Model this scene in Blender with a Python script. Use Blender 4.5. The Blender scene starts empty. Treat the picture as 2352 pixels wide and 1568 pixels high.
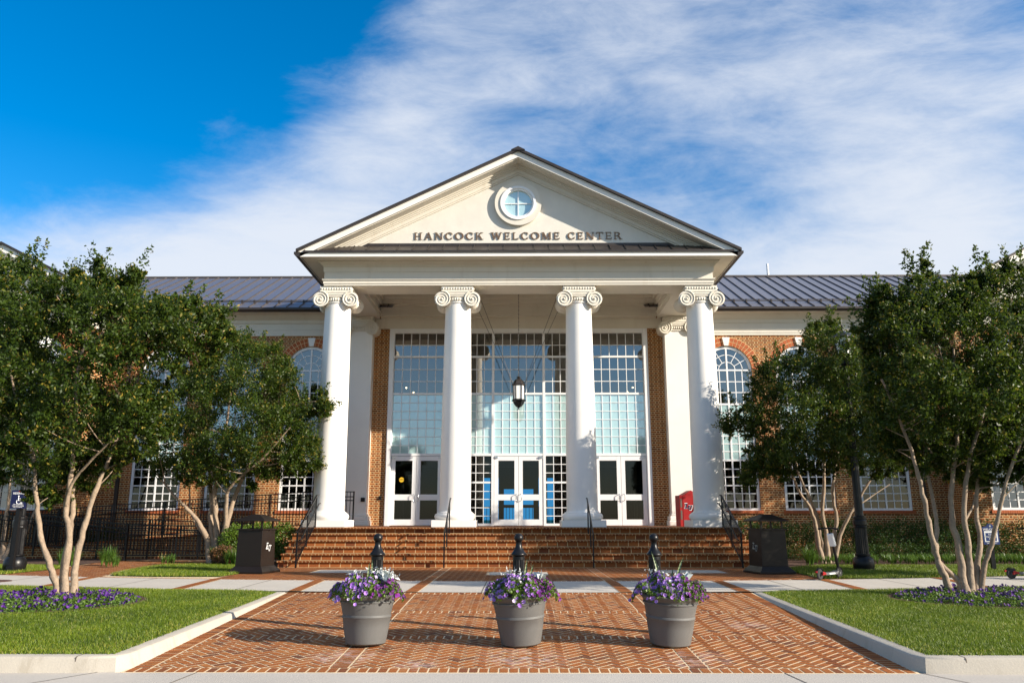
import bpy, math, random
import numpy as np
from mathutils import Vector, Matrix
R = math.radians
rng = np.random.default_rng(7)
random.seed(7)
SC = bpy.context.scene
COL = SC.collection

# ------------------------------------------------------------------ camera
CAM_H = 1.4
PITCH = R(12.51); YAW = R(0.47)
cd = bpy.data.cameras.new('camera'); cam = bpy.data.objects.new('camera', cd); COL.objects.link(cam)
cam.location = (0, 0, CAM_H)
cam.rotation_euler = (R(90) + PITCH, 0, YAW)
cd.sensor_width = 36.0; cd.lens = 1829.0 / 2352.0 * 36.0
cd.clip_end = 3000
SC.camera = cam

# ------------------------------------------------------------------ light
SUN_EL = R(22.0); SAZ = Vector((0.905, -0.425)).normalized()
to_sun = Vector((SAZ.x * math.cos(SUN_EL), SAZ.y * math.cos(SUN_EL), math.sin(SUN_EL)))
sd = bpy.data.lights.new('sun', 'SUN'); sun = bpy.data.objects.new('sun', sd); COL.objects.link(sun)
sd.energy = 5.0; sd.angle = R(0.55); sd.color = (1.0, 0.90, 0.76)
sun.location = (30, -14, 25)
sun.rotation_euler = (-to_sun).to_track_quat('-Z', 'Y').to_euler()

SC.view_settings.view_transform = 'Standard'; SC.view_settings.look = 'None'
SC.view_settings.exposure = 0.84; SC.view_settings.gamma = 1.0

w = bpy.data.worlds.new('World'); SC.world = w; w.use_nodes = True
nt = w.node_tree; nt.nodes.clear()
def WN(t, **k):
    n = nt.nodes.new(t)
    for a, b in k.items(): setattr(n, a, b)
    return n
def wl(a, b): nt.links.new(a, b)
sky = WN('ShaderNodeTexSky', sky_type='NISHITA', sun_disc=False, sun_elevation=SUN_EL,
         sun_rotation=math.atan2(SAZ.x, SAZ.y), altitude=200, air_density=1.0, dust_density=0.6, ozone_density=2.5)
hs = WN('ShaderNodeHueSaturation'); hs.inputs['Saturation'].default_value = 1.48; hs.inputs['Value'].default_value = 1.75
wl(sky.outputs[0], hs.inputs['Color'])
tc = WN('ShaderNodeTexCoord')
sep = WN('ShaderNodeSeparateXYZ'); wl(tc.outputs['Generated'], sep.inputs[0])
def wm(op, a, b=None, c=None):
    n = WN('ShaderNodeMath', operation=op)
    for i, v in enumerate((a, b, c)):
        if v is None: continue
        if isinstance(v, (int, float)): n.inputs[i].default_value = v
        else: wl(v, n.inputs[i])
    return n.outputs[0]
zc = wm('MAXIMUM', sep.outputs['Z'], 0.0)
zz = wm('ADD', wm('MAXIMUM', sep.outputs['Y'], -0.2), 0.55)
uu = wm('DIVIDE', sep.outputs['X'], zz); vv = wm('DIVIDE', wm('MULTIPLY', zc, 1.25), zz)
cmb = WN('ShaderNodeCombineXYZ'); wl(uu, cmb.inputs[0]); wl(vv, cmb.inputs[1])
def cloud_noise(rot, sx, sy, scale, detail, rough, dist, off):
    mp = WN('ShaderNodeMapping'); mp.inputs['Rotation'].default_value = (0, 0, R(rot)); mp.inputs['Scale'].default_value = (sx, sy, 1)
    mp.inputs['Location'].default_value = off
    wl(cmb.outputs[0], mp.inputs[0])
    n = WN('ShaderNodeTexNoise'); n.inputs['Scale'].default_value = scale; n.inputs['Detail'].default_value = detail
    n.inputs['Roughness'].default_value = rough; n.inputs['Distortion'].default_value = dist
    wl(mp.outputs[0], n.inputs['Vector']); return n.outputs[0]
n1 = cloud_noise(-24, 1.0, 1.9, 2.6, 12, 0.60, 0.35, (1.3, 0.4, 0))
n2 = cloud_noise(-34, 1.0, 2.2, 9.0, 12, 0.66, 0.35, (0.3, 2.1, 0))
n3 = cloud_noise(-15, 1.0, 1.6, 0.9, 4, 0.5, 0.2, (4.1, 1.7, 0))
def dirdot(v):
    v = Vector(v).normalized()
    dn = WN('ShaderNodeVectorMath', operation='DOT_PRODUCT'); dn.inputs[1].default_value = v
    wl(tc.outputs['Generated'], dn.inputs[0]); return dn.outputs['Value']
def lobe(v, c0, c1):          # 1 in the middle of a patch of sky, 0 outside it
    n = WN('ShaderNodeMapRange', interpolation_type='SMOOTHSTEP'); n.inputs['From Min'].default_value = c0; n.inputs['From Max'].default_value = c1
    wl(dirdot(v), n.inputs['Value']); return n.outputs[0]
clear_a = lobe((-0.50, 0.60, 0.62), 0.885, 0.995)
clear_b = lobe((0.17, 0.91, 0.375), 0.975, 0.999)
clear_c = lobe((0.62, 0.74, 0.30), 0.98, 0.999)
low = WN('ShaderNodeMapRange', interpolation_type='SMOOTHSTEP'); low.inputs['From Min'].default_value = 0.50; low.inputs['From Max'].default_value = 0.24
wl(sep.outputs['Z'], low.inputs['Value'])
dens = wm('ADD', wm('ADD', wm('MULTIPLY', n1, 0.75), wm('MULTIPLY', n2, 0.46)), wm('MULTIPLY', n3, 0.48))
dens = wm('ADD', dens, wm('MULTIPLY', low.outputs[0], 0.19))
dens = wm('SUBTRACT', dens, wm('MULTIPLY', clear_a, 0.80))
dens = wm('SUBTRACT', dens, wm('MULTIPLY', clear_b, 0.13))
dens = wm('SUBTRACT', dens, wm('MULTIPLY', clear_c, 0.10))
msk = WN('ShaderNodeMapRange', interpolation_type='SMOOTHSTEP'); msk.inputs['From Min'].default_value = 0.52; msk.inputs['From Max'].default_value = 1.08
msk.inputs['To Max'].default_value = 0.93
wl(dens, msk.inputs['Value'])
mx = WN('ShaderNodeMix', data_type='RGBA')
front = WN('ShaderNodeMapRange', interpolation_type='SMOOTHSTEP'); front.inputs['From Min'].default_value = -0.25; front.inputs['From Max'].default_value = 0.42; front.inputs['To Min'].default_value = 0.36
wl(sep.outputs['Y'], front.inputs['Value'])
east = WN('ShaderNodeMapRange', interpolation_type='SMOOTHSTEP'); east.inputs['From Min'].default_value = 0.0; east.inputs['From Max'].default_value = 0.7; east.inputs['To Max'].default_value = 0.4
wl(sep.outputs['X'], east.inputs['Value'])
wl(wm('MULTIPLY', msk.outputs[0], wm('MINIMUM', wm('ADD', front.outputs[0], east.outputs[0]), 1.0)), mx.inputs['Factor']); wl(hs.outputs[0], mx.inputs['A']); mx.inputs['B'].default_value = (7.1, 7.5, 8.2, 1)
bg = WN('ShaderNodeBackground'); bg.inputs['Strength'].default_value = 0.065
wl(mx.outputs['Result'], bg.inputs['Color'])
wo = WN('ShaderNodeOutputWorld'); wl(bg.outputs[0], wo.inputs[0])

# ------------------------------------------------------------------ measuring helpers
_p, _y, F = PITCH, YAW, 1829.0
FW = np.array([-math.sin(_y) * math.cos(_p), math.cos(_y) * math.cos(_p), math.sin(_p)])
RT = np.array([math.cos(_y), math.sin(_y), 0.0]); UP = np.cross(RT, FW)
def at(x, y, Y):            # a point measured in the photo, at distance Y
    d = FW * F + RT * (x - 1176) - UP * (y - 784)
    q = np.array([0, 0, CAM_H]) + d * (Y / d[1]); return q
def ramp(Y): return -0.3 + 0.3 * min(1, max(0, (Y - 9.6) / 6.5))
def lawn_z(Y): return -0.14 + 0.14 * min(1, max(0, (Y - 9.6) / 6.5))
def walk_front(x): return 16.1 + 0.0125 * x * x
def walk_back(x): return 18.9 + 0.0115 * x * x

# ------------------------------------------------------------------ materials
MATS = {}
class NT:
    def __init__(s, name):
        s.m = bpy.data.materials.new(name); s.m.use_nodes = True; s.t = s.m.node_tree; s.t.nodes.clear()
        s.out = s.t.nodes.new('ShaderNodeOutputMaterial'); MATS[name] = s.m
    def n(s, t, ins=None, **k):
        q = s.t.nodes.new(t)
        for a, b in k.items(): setattr(q, a, b)
        for a, b in (ins or {}).items(): s.put(q.inputs[a], b)
        return q
    def put(s, sock, v):
        if hasattr(v, 'is_output') or isinstance(v, bpy.types.NodeSocket): s.t.links.new(v, sock)
        else: sock.default_value = v
    def math(s, op, a, b=None, c=None):
        q = s.t.nodes.new('ShaderNodeMath'); q.operation = op
        for i, v in enumerate((a, b, c)):
            if v is not None: s.put(q.inputs[i], v)
        return q.outputs[0]
    def mix(s, f, a, b, blend='MIX'):
        q = s.t.nodes.new('ShaderNodeMix'); q.data_type = 'RGBA'; q.blend_type = blend
        s.put(q.inputs['Factor'], f); s.put(q.inputs['A'], a); s.put(q.inputs['B'], b); return q.outputs['Result']
    def pos(s): return s.n('ShaderNodeNewGeometry').outputs['Position']
    def noise(s, scale, detail=4, rough=0.55, vec=None, dist=0.0):
        q = s.n('ShaderNodeTexNoise', {'Scale': scale, 'Detail': detail, 'Roughness': rough, 'Distortion': dist})
        s.put(q.inputs['Vector'], vec if vec is not None else s.pos()); return q.outputs[0]
    def maprange(s, v, a, b, c=0.0, d=1.0, smooth=False):
        q = s.n('ShaderNodeMapRange', {'From Min': a, 'From Max': b, 'To Min': c, 'To Max': d})
        if smooth: q.interpolation_type = 'SMOOTHSTEP'
        s.put(q.inputs['Value'], v); return q.outputs[0]
    def bump(s, h, dist, strength=1.0):
        return s.n('ShaderNodeBump', {'Height': h, 'Distance': dist, 'Strength': strength}).outputs[0]
    def bsdf(s, base, rough=0.6, metal=0.0, normal=None, spec=0.5, coat=0.0):
        q = s.n('ShaderNodeBsdfPrincipled', {'Base Color': base, 'Roughness': rough, 'Metallic': metal, 'Specular IOR Level': spec, 'Coat Weight': coat})
        if normal is not None: s.put(q.inputs['Normal'], normal)
        s.q = q; return q.outputs[0]
    def done(s, sh): s.t.links.new(sh, s.out.inputs['Surface']); return s.m
def C4(c, k=1.0): return (c[0] * k, c[1] * k, c[2] * k, 1)

def plain(name, c, rough=0.6, metal=0.0, var=0.08, scale=3.0, fine=60.0, bump=0.0, spec=0.5, coat=0.0, stain=0.0, stain_c=(0.3, 0.24, 0.16)):
    t = NT(name)
    a = t.noise(scale, 5, 0.6); b = t.noise(fine, 3, 0.6)
    f = t.math('ADD', t.math('MULTIPLY', a, 0.65), t.math('MULTIPLY', b, 0.35))
    f = t.maprange(f, 0.3, 0.7)
    base = t.mix(f, C4(c, 1 - var), C4(c, 1 + var))
    if stain:
        p = t.pos(); mp = t.n('ShaderNodeMapping', {'Vector': p, 'Scale': (2.2, 2.2, 0.25)})
        s_ = t.maprange(t.noise(1.3, 6, 0.65, mp.outputs[0]), 0.52, 0.78, 0.0, stain, True)
        base = t.mix(s_, base, C4(stain_c))
    nrm = t.bump(b, bump, 1.0) if bump else None
    rr = t.maprange(a, 0.3, 0.7, max(0.02, rough - 0.08), min(1, rough + 0.08))
    return t.done(t.bsdf(base, rr, metal, nrm, spec, coat))

def brick_mat(name, lenS, lenH, ch, joint, cols, mortar, rowlock=False, vert=True, bump=0.006, dark=0.12):
    t = NT(name)
    sp = t.n('ShaderNodeSeparateXYZ', {'Vector': t.pos()})
    x, y, z = sp.outputs
    u = t.math('ADD', x, y) if vert else x
    v = z if vert else y
    row = t.math('FLOOR', t.math('DIVIDE', v, ch))
    fv = t.math('SUBTRACT', t.math('DIVIDE', v, ch), row)
    per = lenS + lenH
    un = t.math('ADD', t.math('DIVIDE', u, per), t.math('MULTIPLY', t.math('MODULO', t.math('ABSOLUTE', row), 2.0), 0.5))
    cell = t.math('FLOOR', un); fu = t.math('SUBTRACT', un, cell)
    a = lenS / per
    ishead = t.math('GREATER_THAN', fu, a)
    # distance to the nearest vertical joint, metres
    d1 = t.math('MULTIPLY', t.math('MINIMUM', fu, t.math('ABSOLUTE', t.math('SUBTRACT', fu, a))), per)
    d2 = t.math('MULTIPLY', t.math('SUBTRACT', 1.0, fu), per)
    du = t.math('MINIMUM', d1, d2)
    dv = t.math('MULTIPLY', t.math('MINIMUM', fv, t.math('SUBTRACT', 1.0, fv)), ch)
    wob = t.math('MULTIPLY', t.math('SUBTRACT', t.noise(22.0, 2), 0.5), 0.005)
    d = t.math('ADD', t.math('MINIMUM', du, dv), wob)
    inb = t.maprange(d, joint * 0.5 - 0.0015, joint * 0.5 + 0.0015)
    idv = t.n('ShaderNodeCombineXYZ', {'X': t.math('ADD', t.math('MULTIPLY', cell, 2.0), ishead), 'Y': row})
    wn = t.n('ShaderNodeTexWhiteNoise', noise_dimensions='2D'); t.put(wn.inputs['Vector'], idv.outputs[0])
    r1 = wn.outputs['Value']
    cr = t.n('ShaderNodeValToRGB'); e = cr.color_ramp; e.elements[0].position = 0; e.elements[0].color = C4(cols[0]); e.elements[1].position = 1; e.elements[1].color = C4(cols[-1])
    for i, c in enumerate(cols[1:-1]):
        q = e.elements.new((i + 1) / (len(cols) - 1)); q.color = C4(c)
    t.put(cr.inputs[0], r1)
    bc = t.mix(t.math('MULTIPLY', ishead, dark * 5), cr.outputs[0], C4(cols[0], 0.62)) if lenH != lenS else cr.outputs[0]
    bc = t.mix(t.maprange(t.noise(40, 4), 0.3, 0.75), t.mix(0.3, bc, (0, 0, 0, 1)), bc)
    mort = t.mix(t.noise(9, 4), C4(mortar, 0.8), C4(mortar, 1.1))
    grime = t.maprange(t.noise(0.6, 5, 0.6), 0.35, 0.7, 0.82, 1.08)
    base = t.mix(inb, mort, bc)
    base = t.mix(1.0, base, t.n('ShaderNodeCombineColor', {0: grime, 1: grime, 2: grime}).outputs[0], 'MULTIPLY')
    hgt = t.math('ADD', inb, t.math('MULTIPLY', t.noise(70, 3), 0.25))
    return t.done(t.bsdf(base, 0.85, 0, t.bump(hgt, bump, 0.8), 0.3))

BR = [(0.20, 0.056, 0.018), (0.36, 0.108, 0.026), (0.42, 0.135, 0.032), (0.30, 0.086, 0.022), (0.46, 0.160, 0.042)]
brick_mat('wall brick', 0.235, 0.118, 0.083, 0.019, BR, (0.72, 0.53, 0.27))
brick_mat('step brick', 0.31, 0.31, 1.12 / 6, 0.020, BR, (0.70, 0.50, 0.25), dark=0)
brick_mat('nosing brick', 0.105, 0.105, 3.0, 0.017, [tuple(v * .72 for v in c) for c in BR], (0.62, 0.43, 0.21), dark=0)
brick_mat('floor brick', 0.205, 0.205, 0.10, 0.010, BR, (0.58, 0.45, 0.29), vert=False, dark=0, bump=0.003)

def paver_mat(name, cols, rough=0.75):
    t = NT(name)
    at_ = t.n('ShaderNodeAttribute', attribute_name='rnd')
    cr = t.n('ShaderNodeValToRGB'); e = cr.color_ramp
    e.elements[0].color = C4(cols[0]); e.elements[1].color = C4(cols[-1])
    for i, c in enumerate(cols[1:-1]): e.elements.new((i + 1) / (len(cols) - 1)).color = C4(c)
    t.put(cr.inputs[0], at_.outputs['Fac'])
    n = t.noise(30, 5, 0.65); n2 = t.noise(1.1, 5, 0.6)
    b = t.mix(t.maprange(n, 0.3, 0.72), t.mix(0.32, cr.outputs[0], (0.02, 0.012, 0.01, 1)), cr.outputs[0])
    b = t.mix(t.maprange(n2, 0.5, 0.75, 0, 0.45, True), b, (0.11, 0.05, 0.03, 1))
    for ex, ey, er in ((0.05, 10.35, .75), (2.1, 10.3, .65), (-2.15, 10.4, .6), (-1.2, 10.0, .4), (3.4, 12.6, .5)):      # lime bloom round the watered pots
        dv = t.n('ShaderNodeVectorMath', {0: t.pos(), 1: (ex, ey, -0.26)}, operation='DISTANCE').outputs['Value']
        e_ = t.math('MULTIPLY', t.maprange(dv, er, er * .25, 0, 1, True), t.maprange(t.noise(7, 5, .7), .42, .68, 0, .75, True))
        b = t.mix(e_, b, (0.55, 0.43, 0.40, 1))
    return t.done(t.bsdf(b, t.maprange(n, 0.3, 0.7, rough - 0.15, rough + 0.1), 0, t.bump(n, 0.004, 0.6), 0.2))
paver_mat('paver brick', [(0.18, 0.065, 0.03), (0.36, 0.108, 0.026), (0.40, 0.130, 0.032), (0.36, 0.115, 0.028), (0.43, 0.160, 0.044), (0.31, 0.095, 0.026)], 0.85)
plain('paver mortar', (0.70, 0.54, 0.34), 0.95, var=0.18, scale=2.0, fine=90, bump=0.003, stain=0.0)
plain('arch brick', (0.40, 0.10, 0.03), 0.85, var=0.35, scale=14, fine=60, bump=0.003)
plain('arch mortar', (0.72, 0.53, 0.27), 0.95, var=0.12)
plain('cast stone', (0.68, 0.635, 0.545), 0.75, var=0.06, scale=1.2, fine=45, bump=0.002, stain=0.30, stain_c=(0.42, 0.35, 0.25))
plain('column stone', (0.82, 0.79, 0.735), 0.62, var=0.035, scale=1.5, fine=30, bump=0.001, stain=0.12, stain_c=(0.6, 0.55, 0.46))
plain('stucco', (0.69, 0.655, 0.58), 0.9, var=0.07, scale=2.0, fine=120, bump=0.004, stain=0.12, stain_c=(0.5, 0.44, 0.34))
plain('white paint', (0.80, 0.80, 0.80), 0.42, var=0.02, scale=3)
plain('bronze metal', (0.045, 0.036, 0.032), 0.45, 0.3, var=0.15, scale=2.5)
plain('seam metal', (0.10, 0.085, 0.078), 0.5, 0.4, var=0.1)
plain('letter bronze', (0.20, 0.125, 0.075), 0.45, 0.5, var=0.15, scale=9)
plain('black metal', (0.008, 0.008, 0.009), 0.38, 0.0, var=0.2, scale=6, spec=0.3)
plain('black iron', (0.007, 0.007, 0.008), 0.34, 0.0, var=0.25, scale=5, fine=40, bump=0.001, spec=0.32)
plain('can metal', (0.012, 0.008, 0.006), 0.45, 0.0, var=0.15, scale=4, spec=0.3)
plain('steel', (0.6, 0.6, 0.6), 0.3, 0.9, var=0.05)
plain('concrete', (0.49, 0.45, 0.39), 0.92, var=0.07, scale=1.4, fine=70, bump=0.003, stain=0.0)
plain('kerb concrete', (0.42, 0.38, 0.315), 0.93, var=0.10, scale=1.8, fine=50, bump=0.003, stain=0.75, stain_c=(0.26, 0.22, 0.16))
plain('street concrete', (0.46, 0.42, 0.365), 0.92, var=0.08, scale=0.9, fine=60, bump=0.004)
plain('asphalt', (0.055, 0.054, 0.052), 0.9, var=0.2, scale=2, fine=80, bump=0.004)
plain('joint dark', (0.12, 0.10, 0.08), 0.95, var=0.2)
plain('mulch', (0.075, 0.036, 0.021), 0.98, var=0.5, scale=9, fine=45, bump=0.03)
plain('soil green', (0.048, 0.075, 0.018), 0.98, var=0.35, scale=1.5, fine=40, bump=0.01)
plain('far ground', (0.10, 0.12, 0.05), 0.98, var=0.3, scale=0.15, fine=3)
plain('bark', (0.29, 0.215, 0.150), 0.8, var=0.42, scale=7, fine=24, bump=0.012, stain=0.85, stain_c=(0.15, 0.10, 0.066))
plain('pot plastic', (0.108, 0.107, 0.103), 0.62, var=0.16, scale=2.5, fine=260, bump=0.0015, stain=0.25, stain_c=(0.2, 0.18, 0.15))
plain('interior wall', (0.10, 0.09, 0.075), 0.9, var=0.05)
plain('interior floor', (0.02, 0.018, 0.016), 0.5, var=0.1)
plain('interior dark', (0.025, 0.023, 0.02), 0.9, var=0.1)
plain('red paint', (0.27, 0.003, 0.005), 0.5, var=0.06, spec=0.3)
plain('navy paint', (0.006, 0.008, 0.05), 0.4, var=0.06)
plain('blue sign paint', (0.008, 0.028, 0.13), 0.4, var=0.05)
plain('yellow sticker', (0.80, 0.48, 0.02), 0.5, var=0.04)
plain('white plastic', (0.78, 0.78, 0.78), 0.35, var=0.02)
plain('tyre rubber', (0.02, 0.02, 0.02), 0.8, var=0.15)
plain('rust iron', (0.10, 0.045, 0.03), 0.8, 0.2, var=0.3, scale=8)
plain('scooter grey', (0.10, 0.10, 0.105), 0.45, var=0.1)

def roof_mat():
    t = NT('roof metal')
    n = t.noise(1.2, 4); n2 = t.noise(14, 3)
    base = t.mix(n, (0.27, 0.265, 0.30, 1), (0.31, 0.305, 0.34, 1))
    return t.done(t.bsdf(base, t.maprange(n2, 0.3, 0.7, 0.36, 0.46), 0.75, None, 0.5))
roof_mat()
def glass_mat(name, tint, refl, refl_c=(1, 1, 1)):
    t = NT(name)
    tr = t.n('ShaderNodeBsdfTransparent', {'Color': C4(tint)}).outputs[0]
    wav = t.bump(t.noise(0.9, 2), 0.02, 0.12)
    gl = t.n('ShaderNodeBsdfGlossy', {'Color': C4(refl_c), 'Roughness': 0.0, 'Normal': wav}).outputs[0]
    m = t.n('ShaderNodeMixShader', {0: refl}); t.put(m.inputs[1], tr); t.put(m.inputs[2], gl)
    return t.done(m.outputs[0])
glass_mat('clear glass', (0.42, 0.46, 0.46), 0.25, (0.86, 0.86, 0.84))
glass_mat('low glass', (0.13, 0.145, 0.15), 0.055)
glass_mat('door glass', (0.42, 0.46, 0.47), 0.03)
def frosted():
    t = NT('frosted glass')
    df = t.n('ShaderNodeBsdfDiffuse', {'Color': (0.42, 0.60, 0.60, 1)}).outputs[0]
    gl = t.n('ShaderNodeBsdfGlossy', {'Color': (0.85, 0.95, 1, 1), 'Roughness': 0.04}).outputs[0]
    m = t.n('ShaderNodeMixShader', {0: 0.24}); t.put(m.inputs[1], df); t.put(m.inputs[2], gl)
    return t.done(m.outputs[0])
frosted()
def view_blue():
    t = NT('tinted rear glass')
    tr = t.n('ShaderNodeBsdfTransparent', {'Color': (0.04, 0.60, 1.25, 1)}).outputs[0]
    return t.done(tr)
view_blue()
def lamp_glass():
    t = NT('milky lamp glass')
    return t.done(t.bsdf((0.82, 0.82, 0.80, 1), 0.25, 0, None, 0.5))
lamp_glass()
def emit(name, c, s):
    t = NT(name); return t.done(t.n('ShaderNodeEmission', {'Color': C4(c), 'Strength': s}).outputs[0])
emit('bulb glow', (1, 0.72, 0.4), 14.0)

def leaf_mat(name, dark, light, tip, gloss=0.35, trans=0.25, spec=0.5):
    t = NT(name)
    a = t.n('ShaderNodeAttribute', attribute_name='rnd').outputs['Fac']
    cr = t.n('ShaderNodeValToRGB'); e = cr.color_ramp
    e.elements[0].color = C4(dark); e.elements[1].color = C4(tip); e.elements[1].position = 1.0
    e.elements.new(0.55).color = C4(light); e.elements.new(0.88).color = C4(light, 1.25)
    t.put(cr.inputs[0], a)
    bs = t.bsdf(cr.outputs[0], gloss, 0, None, spec)
    tl = t.n('ShaderNodeBsdfTranslucent', {'Color': t.mix(0.5, cr.outputs[0], (0.16, 0.24, 0.02, 1))}).outputs[0]
    m = t.n('ShaderNodeMixShader', {0: trans}); t.put(m.inputs[1], bs); t.put(m.inputs[2], tl)
    return t.done(m.outputs[0])
leaf_mat('myrtle leaf', (0.011, 0.026, 0.004), (0.046, 0.078, 0.007), (0.27, 0.19, 0.03), 0.46, 0.30, 0.28)
leaf_mat('hedge leaf', (0.012, 0.034, 0.008), (0.030, 0.072, 0.013), (0.06, 0.11, 0.02), 0.55, 0.2, 0.25)
leaf_mat('bright shrub leaf', (0.05, 0.10, 0.010), (0.12, 0.20, 0.018), (0.24, 0.30, 0.03), 0.45, 0.3)
leaf_mat('rust shrub leaf', (0.06, 0.03, 0.012), (0.13, 0.055, 0.02), (0.20, 0.09, 0.03), 0.5, 0.25)
leaf_mat('petunia leaf', (0.055, 0.11, 0.016), (0.11, 0.19, 0.026), (0.19, 0.27, 0.04), 0.5, 0.3)
leaf_mat('grass blade', (0.042, 0.084, 0.002), (0.145, 0.208, 0.006), (0.44, 0.38, 0.08), 0.5, 0.3)
leaf_mat('lily blade', (0.045, 0.10, 0.015), (0.085, 0.17, 0.025), (0.19, 0.26, 0.05), 0.4, 0.3)
leaf_mat('silver leaf', (0.42, 0.45, 0.44), (0.60, 0.63, 0.62), (0.75, 0.77, 0.76), 0.8, 0.1)
leaf_mat('lilac petal', (0.24, 0.08, 0.46), (0.44, 0.22, 0.68), (0.92, 0.84, 0.95), 0.6, 0.3)
leaf_mat('purple petal', (0.032, 0.003, 0.10), (0.070, 0.008, 0.19), (0.20, 0.05, 0.36), 0.6, 0.25)
leaf_mat('magenta petal', (0.10, 0.008, 0.14), (0.17, 0.015, 0.22), (0.26, 0.04, 0.32), 0.6, 0.25)
def snake():
    t = NT('snake leaf')
    p = t.n('ShaderNodeSeparateXYZ', {'Vector': t.pos()})
    wv = t.math('SINE', t.math('ADD', t.math('MULTIPLY', p.outputs[2], 140.0), t.math('MULTIPLY', t.noise(12, 3), 9.0)))
    b = t.mix(t.maprange(wv, -0.4, 0.6), (0.10, 0.15, 0.06, 1), (0.26, 0.30, 0.17, 1))
    return t.done(t.bsdf(b, 0.45))
snake()

# ------------------------------------------------------------------ mesh building
class MB:
    def __init__(s): s.v = []; s.f = []; s.r = None
    def add(s, vs, fs):
        o = len(s.v); s.v.extend([tuple(map(float, q)) for q in vs]); s.f.extend([tuple(o + i for i in f) for f in fs]); return s
    def box(s, x0, x1, y0, y1, z0, z1):
        return s.add([(x0, y0, z0), (x1, y0, z0), (x1, y1, z0), (x0, y1, z0), (x0, y0, z1), (x1, y0, z1), (x1, y1, z1), (x0, y1, z1)],
                     [(0, 3, 2, 1), (4, 5, 6, 7), (0, 1, 5, 4), (1, 2, 6, 5), (2, 3, 7, 6), (3, 0, 4, 7)])
    def bar(s, a, b, w=0.03, h=None, up=(0, 0, 1)):
        h = h or w; a = Vector(a); b = Vector(b); d = (b - a).normalized(); u = Vector(up)
        if abs(d.dot(u)) > 0.98: u = Vector((0, 1, 0))
        r = d.cross(u).normalized() * (w / 2); u = r.cross(d).normalized() * (h / 2)
        vs = [a - r - u, a + r - u, a + r + u, a - r + u, b - r - u, b + r - u, b + r + u, b - r + u]
        return s.add(vs, [(0, 3, 2, 1), (4, 5, 6, 7), (0, 1, 5, 4), (1, 2, 6, 5), (2, 3, 7, 6), (3, 0, 4, 7)])
    def prism(s, poly, axis, a, b):
        """poly of 2D points extruded along axis ('y': poly in xz, 'x': poly in yz, 'z': poly in xy)"""
        f = {'y': lambda p, t: (p[0], t, p[1]), 'x': lambda p, t: (t, p[0], p[1]), 'z': lambda p, t: (p[0], p[1], t)}[axis]
        n = len(poly); vs = [f(p, a) for p in poly] + [f(p, b) for p in poly]
        fs = [tuple(range(n)), tuple(range(2 * n - 1, n - 1, -1))] + [(i, (i + 1) % n, n + (i + 1) % n, n + i) for i in range(n)]
        return s.add(vs, fs)
    def lathe(s, prof, c=(0, 0, 0), n=24, axis='z', flute=0):
        vs = []
        for (r, h) in prof:
            for k in range(n):
                an = 2 * math.pi * k / n; rr = r
                if flute and r > 0: rr = r * (1 - flute * (k % 2))
                x, y = rr * math.cos(an), rr * math.sin(an)
                vs.append({'z': (c[0] + x, c[1] + y, c[2] + h), 'y': (c[0] + x, c[1] + h, c[2] + y), 'x': (c[0] + h, c[1] + x, c[2] + y)}[axis])
        m = len(prof); fs = []
        for i in range(m - 1):
            for k in range(n): fs.append((i * n + k, i * n + (k + 1) % n, (i + 1) * n + (k + 1) % n, (i + 1) * n + k))
        fs.append(tuple(range(n))[::-1]); fs.append(tuple((m - 1) * n + k for k in range(n)))
        return s.add(vs, fs)
    def ball(s, c, r, n=10, sz=1.0):
        m = max(5, n // 2); prof = [(max(1e-4, r * math.sin(math.pi * i / m)), -sz * r * math.cos(math.pi * i / m)) for i in range(m + 1)]
        return s.lathe(prof, c, n)
    def tube(s, pts, rad, n=8, cap=True):
        P = [Vector(p) for p in pts]; m = len(P)
        if isinstance(rad, (int, float)): rad = [rad] * m
        vs = []; u = None
        for i in range(m):
            d = (P[min(i + 1, m - 1)] - P[max(i - 1, 0)]).normalized()
            if u is None:
                u = d.cross(Vector((0, 0, 1)))
                if u.length < 0.1: u = d.cross(Vector((1, 0, 0)))
                u.normalize()
            else:
                u = u - d * u.dot(d)
                if u.length < 1e-6: u = d.orthogonal()
                u.normalize()
            v = d.cross(u)
            for k in range(n):
                a = 2 * math.pi * k / n
                vs.append(P[i] + (u * math.cos(a) + v * math.sin(a)) * rad[i])
        fs = []
        for i in range(m - 1):
            for k in range(n): fs.append((i * n + k, i * n + (k + 1) % n, (i + 1) * n + (k + 1) % n, (i + 1) * n + k))
        if cap: fs.append(tuple(range(n))[::-1]); fs.append(tuple((m - 1) * n + k for k in range(n)))
        return s.add(vs, fs)
    def ring(s, c, r0, r1, y0, y1, n=48):
        """flat annulus in the xz plane, thick from y0 (front) to y1"""
        vs = []
        for k in range(n):
            a = 2 * math.pi * k / n; ca, sa = math.cos(a), math.sin(a)
            for r, y in ((r0, y0), (r1, y0), (r1, y1), (r0, y1)): vs.append((c[0] + r * ca, y, c[1] + r * sa))
        fs = []
        for k in range(n):
            a, b = 4 * k, 4 * ((k + 1) % n)
            for j in range(4): fs.append((a + j, a + (j + 1) % 4, b + (j + 1) % 4, b + j))
        return s.add(vs, fs)
    def merge(s, o, M=None):
        vs = o.v if M is None else [tuple(M @ Vector(q)) for q in o.v]
        return s.add(vs, o.f)

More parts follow.
